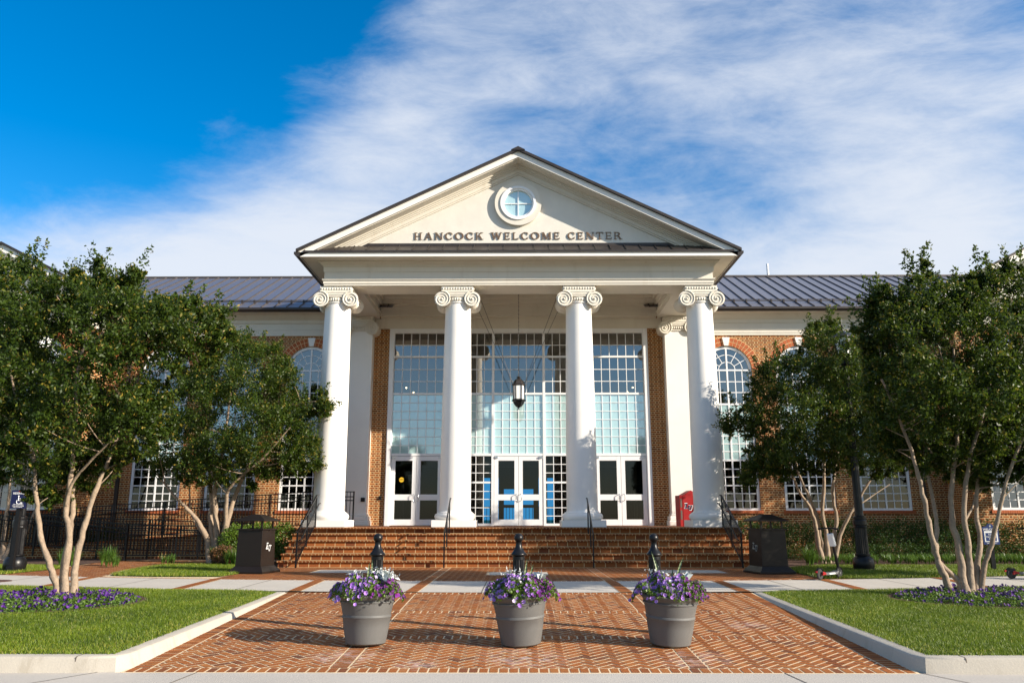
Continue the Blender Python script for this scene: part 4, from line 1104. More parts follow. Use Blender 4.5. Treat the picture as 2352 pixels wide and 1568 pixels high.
def bollard():
    t = thing('bollard', 'black fluted ball top bollard behind the left flower pot', 'bollard', (0, 0, 0), 0, 'black bollards behind the flower pots')
    s = MB().lathe([(.115, 0), (.115, .06), (.095, .09)], n=32)
    s.lathe([(.088, .09), (.088, .16), (.082, .18)], n=32)
    n = 32; s.lathe([(.086, .18), (.086, 1.0)], n=32, flute=.10); s.lathe([(.088, 1.0), (.088, 1.05)], n=32)
    obj('shaft', s, 'black iron', t, local=True)
    c = MB().lathe([(.088, 1.045), (.108, 1.06), (.112, 1.075), (.108, 1.088), (.096, 1.10), (.075, 1.13), (.055, 1.17), (.045, 1.205), (.043, 1.235), (.048, 1.25)], n=32)
    obj('cap', c, 'black iron', t, local=True, smooth=True)
    obj('finial', MB().ball((0, 0, 1.305), .068, 24), 'black iron', t, local=True, smooth=True)
    return t
b0 = bollard()
BL = ['black fluted ball top bollard behind the left flower pot', 'black fluted ball top bollard behind the middle flower pot', 'black fluted ball top bollard behind the right flower pot']
for i, x in enumerate((-2.07, 0.0, 1.98)):
    b = b0 if i == 0 else copy_tree(b0)
    b.location = (x, 12.05, ramp(12.05)); b['label'] = BL[i]

# flower pots with their plants
def pot():
    t = thing('flower_pot', '', 'flower pot', (0, 0, 0), 0, 'grey flower pots on the brick plaza')
    p = MB().lathe([(.235, 0), (.262, .02), (.300, .22), (.316, .335), (.325, .345), (.325, .365), (.318, .375), (.348, .515), (.350, .525), (.366, .530), (.366, .545), (.352, .55), (.372, .585), (.390, .605), (.394, .622), (.385, .632), (.352, .632), (.335, .56)], n=56)
    obj('pot', p, 'pot plastic', t, local=True, smooth=True)
    obj('soil', MB().lathe([(.345, .56), (.345, .585)], n=32), 'mulch', t, local=True)
    return t
def blossoms(C, Nn, size, parent, mat, name='blossoms'):
    """trumpet flowers: six-sided cups facing along the normals Nn"""
    N = len(C); u = unit(np.cross(Nn, rng.normal(size=(N, 3)))); v = np.cross(Nn, u)
    V = []; K = 7
    s = size * rng.uniform(.75, 1.2, (N, 1))
    for k in range(K):
        a0, a1 = 2 * math.pi * k / K, 2 * math.pi * (k + 1) / K; am = (a0 + a1) / 2
        V.append(np.stack([C - Nn * s * .35, C + (u * math.cos(a0) + v * math.sin(a0)) * s * .45, C + (u * math.cos(am) + v * math.sin(am)) * s * .56 + Nn * s * .05, C + (u * math.cos(a1) + v * math.sin(a1)) * s * .45], 1))
    V = np.concatenate(V); r = np.tile(rng.uniform(0, 1, N), K)
    return quads_mesh(name, V, mat, parent, rnd=r)
def petunias(t, cx, cy, cz, seed, dark_side=1):
    N = 5200; r_ = np.sqrt(rng.uniform(0, 1, N)) * .49; a = rng.uniform(0, 2 * np.pi, N)
    x, y = r_ * np.cos(a), r_ * np.sin(a)
    top = .21 * (1 - (r_ / .52) ** 2.4) + .045 * np.sin(x * 11 + seed) * np.sin(y * 9 + 2 * seed) + .03 * np.sin(x * 23 + 3 * seed) - .05
    z = top - rng.uniform(0, 1, N) ** 1.5 * .08 - np.where(r_ > .46, (r_ - .46) * .8, 0)
    C = np.column_stack([cx + x, cy + y, cz + z])
    rad = unit(np.column_stack([x, y, np.full(N, .25)]))
    quads_mesh('foliage', leaves(C, .036, .022, (0, 0, .2), rad, .6), 'petunia leaf', t, rnd=rng.beta(2, 2, N))
    M = 400; r_ = np.sqrt(rng.uniform(0.02, 1, M)) * .52; a = rng.uniform(0, 2 * np.pi, M); x, y = r_ * np.cos(a), r_ * np.sin(a)
    z = .21 * (1 - (r_ / .52) ** 2.4) + .045 * np.sin(x * 11 + seed) * np.sin(y * 9 + 2 * seed) + .03 * np.sin(x * 23 + 3 * seed) - .05 + .012 - np.where(r_ > .46, (r_ - .46) * .8, 0) - rng.uniform(0, .03, M)
    C = np.column_stack([cx + x, cy + y, cz + z])
    Nn = unit(np.column_stack([x * 1.6, y * 1.6 - .12, np.full(M, .32)]) + rng.normal(size=(M, 3)) * .25)
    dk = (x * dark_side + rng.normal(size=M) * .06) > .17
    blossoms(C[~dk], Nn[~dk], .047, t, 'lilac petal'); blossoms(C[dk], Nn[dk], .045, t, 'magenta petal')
p0 = pot()
PL = ['grey plastic flower pot at the left of the three on the brick plaza', 'grey plastic flower pot in the middle of the brick plaza', 'grey plastic flower pot at the right, with a pale crack in its side']
SIDE = ['left', 'middle', 'right']
for i, x in enumerate((-2.03, 0.03, 2.0)):
    yy = 11.14; zz = ramp(yy) + .006
    t = p0 if i == 0 else copy_tree(p0)
    t.location = (x, yy, zz); t.rotation_euler = (-R(2.6), 0, i * 2.0); t['label'] = PL[i]
    f = thing('petunias', ['mound of lilac and dark purple petunias in the left flower pot', 'mound of lilac petunias in the middle flower pot', 'mound of lilac and dark purple petunias in the right flower pot'][i], 'flowers', (x, yy, zz + .58), 0, 'petunias in the flower pots')
    petunias(f, x, yy, zz + .70, i * 1.7)
    # upright striped leaves
    s = MB(); specs = [[(-.03, -.02, .42, .01), (.05, .0, .36, .04), (-.07, .03, .30, -.05), (.02, .05, .45, -.01)], [(-.09, 0, .34, -.06), (.03, .0, .47, .03), (.09, .03, .40, .05), (-.02, .05, .28, 0)], [(-.10, .02, .58, -.10), (.10, .0, .50, .10), (.04, .04, .34, .03)]][i]
    for px_, py_, h, lean in specs:
        base = Vector((x + .02 + px_, yy + .08 + py_, zz + .62)); L_ = []
        for k in range(7):
            u = k / 6; wd = .026 * (1 - u ** 2.5) + .001; c = base + Vector((lean * u * u * 1.2, 0, h * u)); L_.append((c + Vector((-wd, -.006, 0)), c + Vector((0, .012 * (1 - u), 0)), c + Vector((wd, -.006, 0))))
        vs = [q for r in L_ for q in r]; fs = []
        for k in range(6):
            for j in range(2): fs.append((3 * k + j, 3 * k + j + 1, 3 * k + j + 4, 3 * k + j + 3))
        s.add(vs, fs)
    o = obj('snake_plant', s, 'snake leaf', None, smooth=True)
    tag(o, ['cluster of striped upright snake plant leaves in the left flower pot', 'spread striped snake plant leaves in the middle flower pot', 'two long splayed snake plant leaves in the right flower pot'][i], 'plant', 'snake plants in the flower pots')
    # silver dusty miller
    N = (300, 70, 60)[i]; off = [(.17, .10), (-.14, .12), (-.13, .14)][i]
    C = rng.normal(size=(N, 3)) * np.array([.075, .06, .045]) + np.array([x + off[0], yy + off[1], zz + .88])
    C2 = rng.normal(size=(50, 3)) * np.array([.05, .05, .03]) + np.array([x - off[0] * 1.2, yy + .14, zz + .85])
    V = np.concatenate([leaves(C, .05, .018, (0, 0, .6)), leaves(C2, .05, .018, (0, 0, .6))])
    if i == 0:
        C3 = rng.normal(size=(26, 3)) * np.array([.05, .04, .02]) + np.array([x + .25, yy + .02, zz + .86]); V = np.concatenate([V, leaves(C3, .11, .07, (0, 0, .4))])
    else:
        C3 = rng.normal(size=(7, 3)) * np.array([.02, .02, .015]) + np.array([x + .27, yy + .02, zz + .87]); V = np.concatenate([V, leaves(C3, .13, .07, (.5, 0, .8))])
    o = quads_mesh('dusty_miller', V, 'silver leaf', rnd=rng.uniform(0, 1, len(V)))
    tag(o, 'silvery white dusty miller foliage at the back of the %s flower pot' % SIDE[i], 'plant', 'silver foliage in the flower pots')

# lamp posts
def lamp_post(loc, label):
    t = thing('lamp_post', label, 'lamp post', loc, 0, 'black lamp posts beside the walk')
    b = MB().lathe([(.285, 0), (.285, .05), (.262, .06), (.28, .12), (.285, .22), (.262, .32), (.205, .385), (.185, .40), (.205, .42), (.205, .445), (.175, .46)], n=32)
    obj('base', b, 'black iron', t, local=True, smooth=True)
    p = MB().lathe([(.168, .45), (.160, 1.15)], n=40, flute=.09)
    p.lathe([(.17, 1.14), (.178, 1.17), (.172, 1.19), (.182, 1.23), (.182, 1.34), (.165, 1.37), (.172, 1.40), (.172, 1.44), (.115, 1.47)], n=32)
    obj('pedestal', p, 'black iron', t, local=True)
    s = MB().lathe([(.112, 1.45), (.098, 3.2), (.08, 5.75)], n=32, flute=.07)
    s.lathe([(.10, 5.7), (.13, 5.76), (.10, 5.82), (.07, 5.9), (.12, 5.98)], n=24)
    obj('shaft', s, 'black iron', t, local=True)
    h = MB().lathe([(.12, 5.97), (.20, 6.02), (.21, 6.05)], n=8)
    for k in range(8):
        a = 2 * math.pi * k / 8; h.bar((.20 * math.cos(a), .20 * math.sin(a), 6.04), (.27 * math.cos(a), .27 * math.sin(a), 6.52), .022)
    h.lathe([(.31, 6.52), (.31, 6.55), (.22, 6.63), (.10, 6.71), (.05, 6.75), (.03, 6.82), (.035, 6.86), (.012, 6.92), (.005, 7.12)], n=8)
    ho = obj('lantern', h, 'black iron', t, local=True)
    obj('lamp_glass', MB().lathe([(.185, 6.05), (.25, 6.51)], n=8), 'milky lamp glass', ho, local=True)
    return t
lp = lamp_post((9.47, 22.75, 0.0), 'tall black fluted lamp post on the grass strip behind the red wheeled scooter')
l2 = copy_tree(lp); l2.location = (-13.62, 22.2, 0.0); l2['label'] = 'tall black fluted lamp post behind the blue reserved parking sign'

def text(name, s, size, loc, mat, parent, extrude=.001, align='CENTER', shear=0.0):
    cu = bpy.data.curves.new(name, 'FONT'); cu.body = s; cu.size = size; cu.extrude = extrude; cu.align_x = align; cu.align_y = 'CENTER'; cu.shear = shear
    cu.resolution_u = 3; cu.offset = size * .012
    tmp = bpy.data.objects.new(name + '_curve', cu); COL.objects.link(tmp)
    dg = bpy.context.evaluated_depsgraph_get(); me = bpy.data.meshes.new_from_object(tmp.evaluated_get(dg))
    bpy.data.objects.remove(tmp); bpy.data.curves.remove(cu)
    me.transform(Matrix.Translation(loc) @ Matrix.Rotation(R(90), 4, 'X'))
    me.materials.clear(); o = link_mesh(name, me, mat, parent); return o
# reserved parking sign
t = thing('parking_sign', 'navy reserved parking sign with a white wheelchair symbol on a black post', 'sign', (-13.40, 21.72, 0))
pp = MB().box(-.05, .05, -.05, .05, 0, 1.9); obj('post', pp, 'black metal', t, local=True)
pp = MB().box(-.10, .10, -.10, .10, 0, .16); obj('foot', pp, 'black metal', t, local=True, bevel=.02)
pan = MB().box(-.21, .21, -.075, -.052, 1.66, 2.14); po = obj('panel', pan, 'navy paint', t, local=True)
text('word', 'RESERVED', .075, (0, -.079, 2.055), 'white plastic', po)
wc = MB(); cx, cz = .01, 1.875
wc.tube([(cx + .062 * math.cos(R(a)), -.078, cz - .035 + .062 * math.sin(R(a))) for a in range(140, 400, 20)], .009, 6)
wc.ball((cx - .02, -.078, cz + .105), .019, 8); wc.tube([(cx - .02, -.078, cz + .08), (cx - .012, -.078, cz - .01), (cx + .05, -.078, cz - .012), (cx + .075, -.078, cz - .085), (cx + .10, -.078, cz - .075)], .011, 6)
wc.tube([(cx - .015, -.078, cz + .045), (cx + .04, -.078, cz + .04)], .008, 6)
obj('wheelchair_symbol', wc, 'white plastic', po, local=True)
text('small_print', 'VAN ACCESSIBLE', .036, (0, -.079, 1.765), 'white plastic', po); text('small_print', 'TOW-AWAY ZONE', .036, (0, -.079, 1.725), 'white plastic', po); text('small_print', 'PENALTY $100-$500 FINE', .022, (0, -.079, 1.692), 'white plastic', po)
sl = MB().lathe([(.02, -.004), (.02, 0)], (0, -.076, 2.11), 16, 'y'); obj('seal', sl, 'red paint', po, local=True)
# welcome sign
t = thing('welcome_sign', 'blue welcome sign board with white panel on a leaning black post', 'sign', (13.02, 22.75, 0), R(-4))
obj('post', MB().box(-.055, .055, -.03, .06, 0, .95), 'black metal', t, local=True)
hh = [(-.215, .70), (.215, .70), (.215, 1.16), (.10, 1.19), (.05, 1.25), (-.05, 1.25), (-.10, 1.19), (-.215, 1.16)]
po = obj('panel', MB().prism(hh, 'y', -.06, -.03), 'blue sign paint', t, local=True)
obj('white_panel', MB().box(-.175, .175, -.064, -.0605, .77, 1.06), 'white plastic', po, local=True)
obj('poster', MB().box(-.14, .14, -.068, -.0645, .795, 1.01), 'blue sign paint', po, local=True)
text('word', 'WELCOME', .082, (0, -.064, 1.10), 'white plastic', po)
for k, s in enumerate(('Future', 'Champion for', 'Christ')): text('poster_text', s, .055, (0, -.071, .965 - k * .058), 'white plastic', po)
text('small_print', 'LIBERTY UNIVERSITY', .03, (0, -.064, .733), 'white plastic', po)
obj('seal', MB().lathe([(.026, -.004), (.026, 0)], (0, -.061, 1.19), 18, 'y'), 'silver leaf', po, local=True)

# red kiosk on the porch
t = thing('red_kiosk', 'red house shaped kiosk box with LU emblem beside the right column', 'kiosk', (6.12, 29.3, PZ + .002), R(8))
body = [(-.31, 0), (.31, 0), (.31, 1.08), (.02, 1.26), (-.31, 1.08)]
bo = obj('body', MB().prism(body, 'y', -.25, .25), 'red paint', t, local=True, bevel=.01)
sd_ = MB()
obj('side_cabinet', MB().box(-.415, -.312, -.24, .24, 0, 1.08), 'red paint', t, local=True)
obj('slot_window', MB().box(-.395, -.335, -.246, -.238, .66, .96), 'interior wall', t, local=True); obj('slot_window', MB().box(-.395, -.335, -.246, -.238, .24, .56), 'interior wall', t, local=True)
for col, sc, dy in (('white plastic', .27, -.252), ('navy paint', .235, -.257)):
    logo(bo, sc, Matrix.Translation((-.11, dy, .68)), col, name='emblem')

# lantern hanging in the portico
t = thing('hanging_lantern', 'black six sided lantern hanging on a chain in the portico', 'lantern', (0.01, 29.0, 6.5))
m = MB().lathe([(.015, 6.52), (.06, 6.50), (.115, 6.47), (.06, 6.455), (.05, 6.43), (.11, 6.40), (.18, 6.33), (.20, 6.235), (.255, 6.22), (.258, 6.19), (.23, 6.165)], (0.01, 29.0, 0), 6); obj('cap', m, 'bronze metal', t)
m = MB()
for k in range(6):
    a = 2 * math.pi * (k + .5) / 6 - math.pi / 6; m.bar((.01 + .215 * math.cos(a), 29 + .215 * math.sin(a), 6.17), (.01 + .20 * math.cos(a), 29 + .20 * math.sin(a), 5.64), .03)
obj('cage', m, 'black iron', t)
obj('lamp_glass', MB().lathe([(.190, 5.64), (.205, 6.17)], (.01, 29, 0), 6), 'milky lamp glass', t)
m = MB().lathe([(.22, 5.66), (.258, 5.63), (.258, 5.60), (.21, 5.57), (.165, 5.47), (.10, 5.39), (.04, 5.36), (.018, 5.34), (.015, 5.325), (.03, 5.31), (.018, 5.285)], (0.01, 29, 0), 6); obj('bottom', m, 'black iron', t)
m = MB(); z = 6.52
while z < 10.24:
    k = int(z / .075) % 2; m.bar((.01 - (.012 if k else 0), 29 - (0 if k else .012), z), (.01 - (.012 if k else 0), 29 - (0 if k else .012), z + .075), .011); m.bar((.01 + (.012 if k else 0), 29 + (0 if k else .012), z), (.01 + (.012 if k else 0), 29 + (0 if k else .012), z + .075), .011); z += .075
obj('chain', m, 'bronze metal', t)
for sx in (-1, 1):
    for yy, xe in ((28.0, 1.75), (30.2, 1.95)): obj('stay_cable', MB().tube([(.01 + sx * .2, 29 + (yy - 29) * .1, 6.2), (sx * xe, yy, 10.2)], .008, 5), 'bronze metal', t)

# railings -------------------------------------------------------------
def stair_rail(x, label):
    t = thing('stair_railing', label, 'railing', (x, 24.0, 0), 0, 'black railings at the ends of the steps')
    A, Bq = Vector((0, -.10, 1.02)), Vector((0, 1.95, 2.12))
    rl = MB().bar(A, Bq, .045, .03); rl.bar((0, -.10, 1.02), (0, -.22, 1.0), .045, .03); rl.bar(Bq, (0, 2.2, 2.13), .045, .03)
    obj('top_rail', rl, 'black iron', t, local=True)
    s = -1 if x > 0 else 1
    h2 = MB().tube([(s * .10, -.16, .78), (s * .10, -.06, .80), (s * .10, 1.9, 1.86), (s * .10, 2.08, 1.87)], .021, 8)
    for u in (.1, .5, .9): h2.bar((0, -.06 + 1.96 * u, .80 + 1.06 * u), (s * .10, -.06 + 1.96 * u, .80 + 1.06 * u), .012)
    obj('handrail', h2, 'black iron', t, local=True)
    pk = MB(); n = 19
    for i in range(1, n):
        u = i / n; y = -.10 + 2.05 * u; zt = 1.02 + 1.10 * u; pk.bar((0, y, zt - .92), (0, y, zt), .016)
    pk.bar((0, -.1, .12), (0, 1.95, 1.22), .03, .025)
    obj('balusters', pk, 'black iron', t, local=True)
    for y, z0, z1 in ((-.10, 0.002, 1.02), (.95, .56, 1.58), (1.93, PZ + .002, 2.11)): obj('post', MB().box(-.022, .022, y - .022, y + .022, z0, z1), 'black iron', t, local=True)
    return t
stair_rail(-6.47, 'black picket railing at the left end of the brick steps')
stair_rail(6.47, 'black picket railing at the right end of the brick steps')
def hand_rail(x, label):
    t = thing('handrail', label, 'handrail', (x, 23.92, 0), 0, 'thin black handrails on the middle of the steps')
    obj('rail', MB().tube([(0, -.03, .80), (0, -.02, .95), (0, 0.05, 1.0), (0, 1.88, 2.02), (0, 2.05, 2.03)], .022, 10), 'black iron', t, local=True)
    for y, z0, z1 in ((-.02, .002, .97), (.80, PZ * 3 / 6 + .003, 1.42), (1.62, PZ * 5 / 6 + .003, 1.88)): obj('post', MB().box(-.02, .02, y - .02, y + .02, z0, z1), 'black iron', t, local=True)
hand_rail(-2.17, 'thin black handrail on the steps in front of the inner left column')
hand_rail(2.17, 'thin black handrail on the steps in front of the inner right column')
def fence(name, label, P0, P1, zb0, zb1, h, n_post, pitch=.115, group=None):
    """picket railing between two points, following the slope"""
    P0, P1 = Vector(P0), Vector(P1); t = thing(name, label, 'railing', (P0.x, P0.y, 0), 0, group)
    L_ = (P1 - P0).length; f = lambda u, z: (P0.x + (P1.x - P0.x) * u, P0.y + (P1.y - P0.y) * u, zb0 + (zb1 - zb0) * u + z)
    r = MB()
    for z, w_ in ((h, .042), (h - .17, .032), (.10, .032)): r.bar(f(0, z), f(1, z), w_, .032)
    r.tube([Vector(f(0, h - .30)) + Vector((0, -.08, 0)), Vector(f(1, h - .30)) + Vector((0, -.08, 0))], .02, 6)
    obj('rails', r, 'black iron', t)
    k = MB(); n = int(L_ / pitch)
    for i in range(1, n): k.bar(f(i / n, .10), f(i / n, h), .021)
    obj('pickets', k, 'black iron', t)
    for i in range(n_post):
        u = i / (n_post - 1); a = f(u, -.02); b = f(u, h + .02); obj('post', MB().bar((a[0], a[1], max(0.002, a[2] - .25)), b, .05), 'black iron', t)
    return t
GF = 'black picket railings of the ramp'
fence('ramp_railing', 'black picket railing on the rear run of the ramp, rising towards the columns', (-18.5, 29.3), (-7.1, 29.3), .36, 1.12, 1.25, 7, group=GF)
fence('ramp_railing', 'black picket railing at the near edge of the lower ramp run, falling towards the steps', (-18.0, 27.7), (-13.3, 27.7), .60, .10, 1.10, 4, group=GF)
fence('ramp_railing', 'low level black picket railing beside the foot of the ramp near the left tree', (-13.3, 27.75), (-10.0, 27.9), .08, .08, 1.08, 3, group=GF)
fence('ramp_railing', 'black picket railing between the two runs of the ramp', (-18.3, 28.6), (-9.4, 28.6), .40, .12, 1.12, 6, group=GF)
fence('porch_railing', 'short black railing on the porch behind the leftmost column', (-7.0, 28.4), (-5.78, 28.4), PZ, PZ, 1.19, 2)
t = thing('access_ramp', 'brick sided ramp rising along the left wing to the porch', 'ramp', (-12, 29.4, 0))
m = MB().prism([(-18.6, .008), (-7.07, .008), (-7.07, 1.06), (-18.6, .30)], 'y', 29.2, 30.6); obj('wall', m, 'wall brick', t)
m = MB().prism([(-18.6, .305), (-7.07, 1.065), (-7.07, 1.115), (-18.6, .355)], 'y', 29.15, 30.65); obj('coping', m, 'floor brick', t)

# manhole cover on the left sidewalk
o = obj('manhole_cover', MB().lathe([(.42, .003), (.42, .010), (.40, .014)], (-12.0, 18.75, 0), 40), 'rust iron', None); tag(o, 'round rusty manhole cover set in the sidewalk at the far left', 'manhole cover')

# electric scooters
def scooter(loc, rz, label):
    t = thing('electric_scooter', label, 'scooter', loc, rz, 'electric scooters left on the sidewalk')
    for x, nm in ((0, 'r'), (.86, 'f')):
        ty = MB().lathe([(.070, -.024), (.105, -.026), (.122, -.012), (.122, .012), (.105, .026), (.070, .024)], (x, 0, .122), 28, 'y'); w_ = obj('wheel', ty, 'tyre rubber', t, local=True, smooth=True)
        rm = MB().lathe([(.072, -.016), (.072, .016)], (x, 0, .122), 20, 'y'); rm.lathe([(.03, -.035), (.03, .035)], (x, 0, .122), 12, 'y'); obj('rim', rm, 'scooter grey', w_, local=True)
    d = MB().prism([(.13, .10), (.66, .10), (.74, .16), (.72, .185), (.64, .155), (.13, .155), (.02, .185), (.0, .165)], 'y', -.075, .075); obj('deck', d, 'scooter grey', t, local=True, bevel=.008)
    obj('deck_logo', MB().box(.30, .55, -.0775, -.0755, .115, .145), 'white plastic', t, local=True)
    r = MB().prism([(-.01, .165), (.14, .105), (.14, .155), (.02, .19)], 'y', -.085, -.077); r.prism([(-.01, .10), (.10, .125), (.10, .15), (-.01, .145)], 'y', -.09, -.05); obj('rear_bracket', r, 'red paint', t, local=True)
    fd = MB()
    for x, a0, a1 in ((0, 30, 165), (.86, 10, 120)):
        for a in range(a0, a1, 9): fd.bar((x + .14 * math.cos(R(a)), 0, .122 + .14 * math.sin(R(a))), (x + .14 * math.cos(R(a + 9)), 0, .122 + .14 * math.sin(R(a + 9))), .05, .006, (0, 1, 0) if False else (0, 0, 1))
    obj('fender', fd, 'black metal', t, local=True)
    obj('tail_light', MB().box(-.165, -.13, -.02, .02, .16, .20), 'red paint', t, local=True)
    s = MB().tube([(.88, 0, .13), (.80, 0, .42), (.74, 0, .60), (.56, 0, 1.14)], [.032, .036, .027, .024], 12); obj('stem', s, 'black metal', t, local=True, smooth=True)
    bt = MB().prism([(.655, .73), (.735, .755), (.635, 1.05), (.555, 1.025)], 'y', -.07, .07); obj('battery', bt, 'white plastic', t, local=True, bevel=.015)
    h = MB().tube([(.54, -.25, 1.14), (.55, -.1, 1.16), (.55, .1, 1.16), (.54, .25, 1.14)], .017, 8); h.tube([(.54, -.26, 1.14), (.54, -.15, 1.147)], .023, 8); h.tube([(.54, .15, 1.147), (.54, .26, 1.14)], .023, 8); h.bar((.57, -.14, 1.15), (.63, -.22, 1.12), .012); h.bar((.57, .14, 1.15), (.63, .22, 1.12), .012)
    obj('handlebar', h, 'black metal', t, local=True, smooth=True)
    obj('kick_stand', MB().bar((.2, .06, .11), (.17, .13, .002), .014), 'black metal', t, local=True)
    return t
s1 = scooter((6.98, 19.25, .012), R(40), 'black standing electric scooter with a white battery box near the right trash can')
s2 = copy_tree(s1); s2.location = (11.62, 19.62, .012); s2.rotation_euler = (0, 0, R(8)); s2['label'] = 'electric scooter at the right picture edge, only its rear wheel and deck in view'

# ================================================================== PLANTS
def bez(a, b, c, n=6):
    return [a * (1 - t) ** 2 + b * 2 * t * (1 - t) + c * t * t for t in [i / n for i in range(n + 1)]]
def crape(label, Y0, stems, crown, holes, nclump, per, L, W, depth, clump_r, seed, sprigs=(), name='crape_myrtle', tipf=.10, group='crape myrtle trees', ysh=0.0, nspr=46, sprl=.36, front=()):
    """stems: [(pixel polyline, start radius m, end radius m, depth drift)], crown: pixel outline; both measured at distance Y0"""
    global rng
    rng = np.random.default_rng(seed); rnd_ = random.Random(seed)
    P0 = at(*stems[0][0][0], Y0); zb = 0.0 if Y0 > 17 else lawn_z(Y0)
    t = thing(name, label, 'tree', (float(P0[0]), Y0, zb), 0, group)
    m = MB(); nodes = []
    for poly, r0, r1, dr in stems:
        W_ = [at(x, y, Y0) for x, y in poly]
        n = len(W_); W_ = [Vector((p[0], Y0 + dr * (i / (n - 1)) ** 1.2, p[2])) for i, p in enumerate(W_)]
        W_[0] = Vector((W_[0].x, Y0 + rnd_.uniform(-.06, .06), W_[0].z if r0 < .05 else zb - .03))
        # smooth by subdivision
        Q = []
        for i in range(n - 1):
            a, b, c, d = W_[max(i - 1, 0)], W_[i], W_[i + 1], W_[min(i + 2, n - 1)]
            for k in range(4):
                u = k / 4; Q.append(.5 * ((2 * b) + (c - a) * u + (2 * a - 5 * b + 4 * c - d) * u * u + (3 * b - a - 3 * c + d) * u ** 3))
        Q.append(W_[-1]); N = len(Q); Q = [Q[0]] + [q + Vector((rnd_.uniform(-1, 1), rnd_.uniform(-1, 1), 0)) * r0 * .22 for q in Q[1:]]
        rad = [(r0 + (r1 - r0) * (i / (N - 1))) * (1 + .07 * math.sin(i * 1.7 + seed) + rnd_.uniform(-.07, .09)) for i in range(N)]
        if r0 >= .05: rad[0] *= 1.7; rad[1] *= 1.3; rad[2] *= 1.1
        m.tube(Q, rad, 10)
        nodes += [(q, r) for q, r in zip(Q, rad)][N // 3:-2]
    SPX = np.array([(a[0] + (b[0] - a[0]) * u, a[1] + (b[1] - a[1]) * u) for poly, r0, r1, dr in stems for a, b in zip(poly[:-1], poly[1:]) for u in (0, .25, .5, .75) if r0 > .03 and (a[1] > 1010 or (r0 == .066 and dr == 0) or r0 == .075)])
    used = {}
    # clump centres
    pc = np.array(crown, float); lo, hi = pc.min(0), pc.max(0); CC = []
    while len(CC) < nclump:
        q = rng.uniform(lo, hi, (1, 2))
        if not in_poly(q, crown)[0]: continue
        if any((q[0, 0] - hx) ** 2 + (q[0, 1] - hy) ** 2 < hr * hr for hx, hy, hr in holes): continue
        ed = edge_dist(q, crown)[0]; pxm = F / (Y0 * 1.0)
        dd = min(1, (ed / pxm / 1.1 + .12)) * depth
        yy = Y0 + ysh + rng.uniform(-1, 1) * dd; p = at(q[0, 0], q[0, 1], Y0 + ysh + .5 * (yy - Y0 - ysh))
        if yy < Y0 + .1 and ysh > -1 and any(((SPX - q[0]) ** 2).sum(1).min() < (15 if Y0 < 20 else 9) ** 2 for _ in (0,)): yy = Y0 + .25 + abs(yy - Y0) * .8
        CC.append((p[0], yy, p[2], min(1, ed / pxm / clump_r / 1.3 + .35)))
    for x, y, yy in front:
        p = at(x, y, yy); CC.append((p[0], yy, p[2], .75))
    CC = np.array(CC)
    # twigs from the nearest lower stem node
    for i, c in enumerate(CC):
        c_ = Vector(c[:3]); best = None
        for q, r in nodes:
            if q.z > c_.z - .05: continue
            dd = (q - c_).length + .4 * max(0, .3 - (c_.z - q.z)) + rnd_.uniform(0, .5)
            if best is None or dd < best[0]: best = (dd, q, r)
        if best is None: continue
        if best[0] > 1.7 or i % 3: continue
        q = best[1]; key = (round(q.x, 1), round(q.z, 1)); used[key] = used.get(key, 0) + 1
        if used[key] > 1: continue
        mid = (q + c_) * .5 + Vector((rnd_.uniform(-.12, .12), rnd_.uniform(-.12, .12), -.10 * (c_ - q).length + .05)); pts = bez(q, mid, c_, 5)
        ra = min(best[2] * .6, .006 + .008 * best[0]); m.tube(pts, [ra + (.004 - ra) * k / 5 for k in range(6)], 5, cap=False)
    obj('trunk', m, 'bark', t, smooth=True)
    # leaves: every clump is a bundle of short leafy shoots
    sh = 9; LV = []; RN = []
    ctr = np.array([CC[:, 0].mean(), Y0, CC[:, 2].mean() - .6])
    for c in CC:
        rr = clump_r * c[3] * rng.uniform(.75, 1.2); k = per
        dirs = unit(rng.normal(size=(sh, 3)) + np.array([0, 0, .55]) + .5 * unit(c[:3] - ctr)); ln = rr * rng.uniform(.6, 1.35, sh)
        j = rng.integers(0, sh, k); u = rng.uniform(.08, 1, k) ** .75
        C = c[:3] + dirs[j] * (ln[j] * u)[:, None] + rng.normal(size=(k, 3)) * rr * .10
        V = leaves(C, L, W, (0, 0, .15), dirs[j], .55)
        LV.append(V); r_ = np.clip(rng.beta(2.2, 2.6, k) * .80 + rng.normal() * .10, 0, .9)
        tipm = (u > .86) & (rng.uniform(size=k) < tipf * 4); r_[tipm] = rng.uniform(.88, 1, tipm.sum()); RN.append(r_)
    # long shoots standing out of the crown
    sprigs = list(sprigs); npc = len(crown)
    for k in range(nspr):
        i = rnd_.randrange(npc); a, b = np.array(crown[i], float), np.array(crown[(i + 1) % npc], float); u = rnd_.random()
        if np.linalg.norm(b - a) < rnd_.random() * 70: continue
        q = a + (b - a) * u; e = b - a; nx, nz = e[1], -e[0]; l_ = math.hypot(nx, nz); nx, nz = nx / l_, nz / l_
        ix = np.array([[q[0] + nx * 6, q[1] - nz * 6 * -1]])
        if in_poly(np.array([[q[0] + nx * 5, q[1] + nz * 5]]), crown)[0]: nx, nz = -nx, -nz
        up = -nz
        if up < -.55 and rnd_.random() < .7: continue
        ang = math.degrees(math.atan2(nx * .8 + rnd_.uniform(-.3, .3), max(-.5, up) + .55)); sprigs.append((q[0] - nx * 12, q[1] - nz * 12, sprl * rnd_.uniform(.6, 1.45), ang))
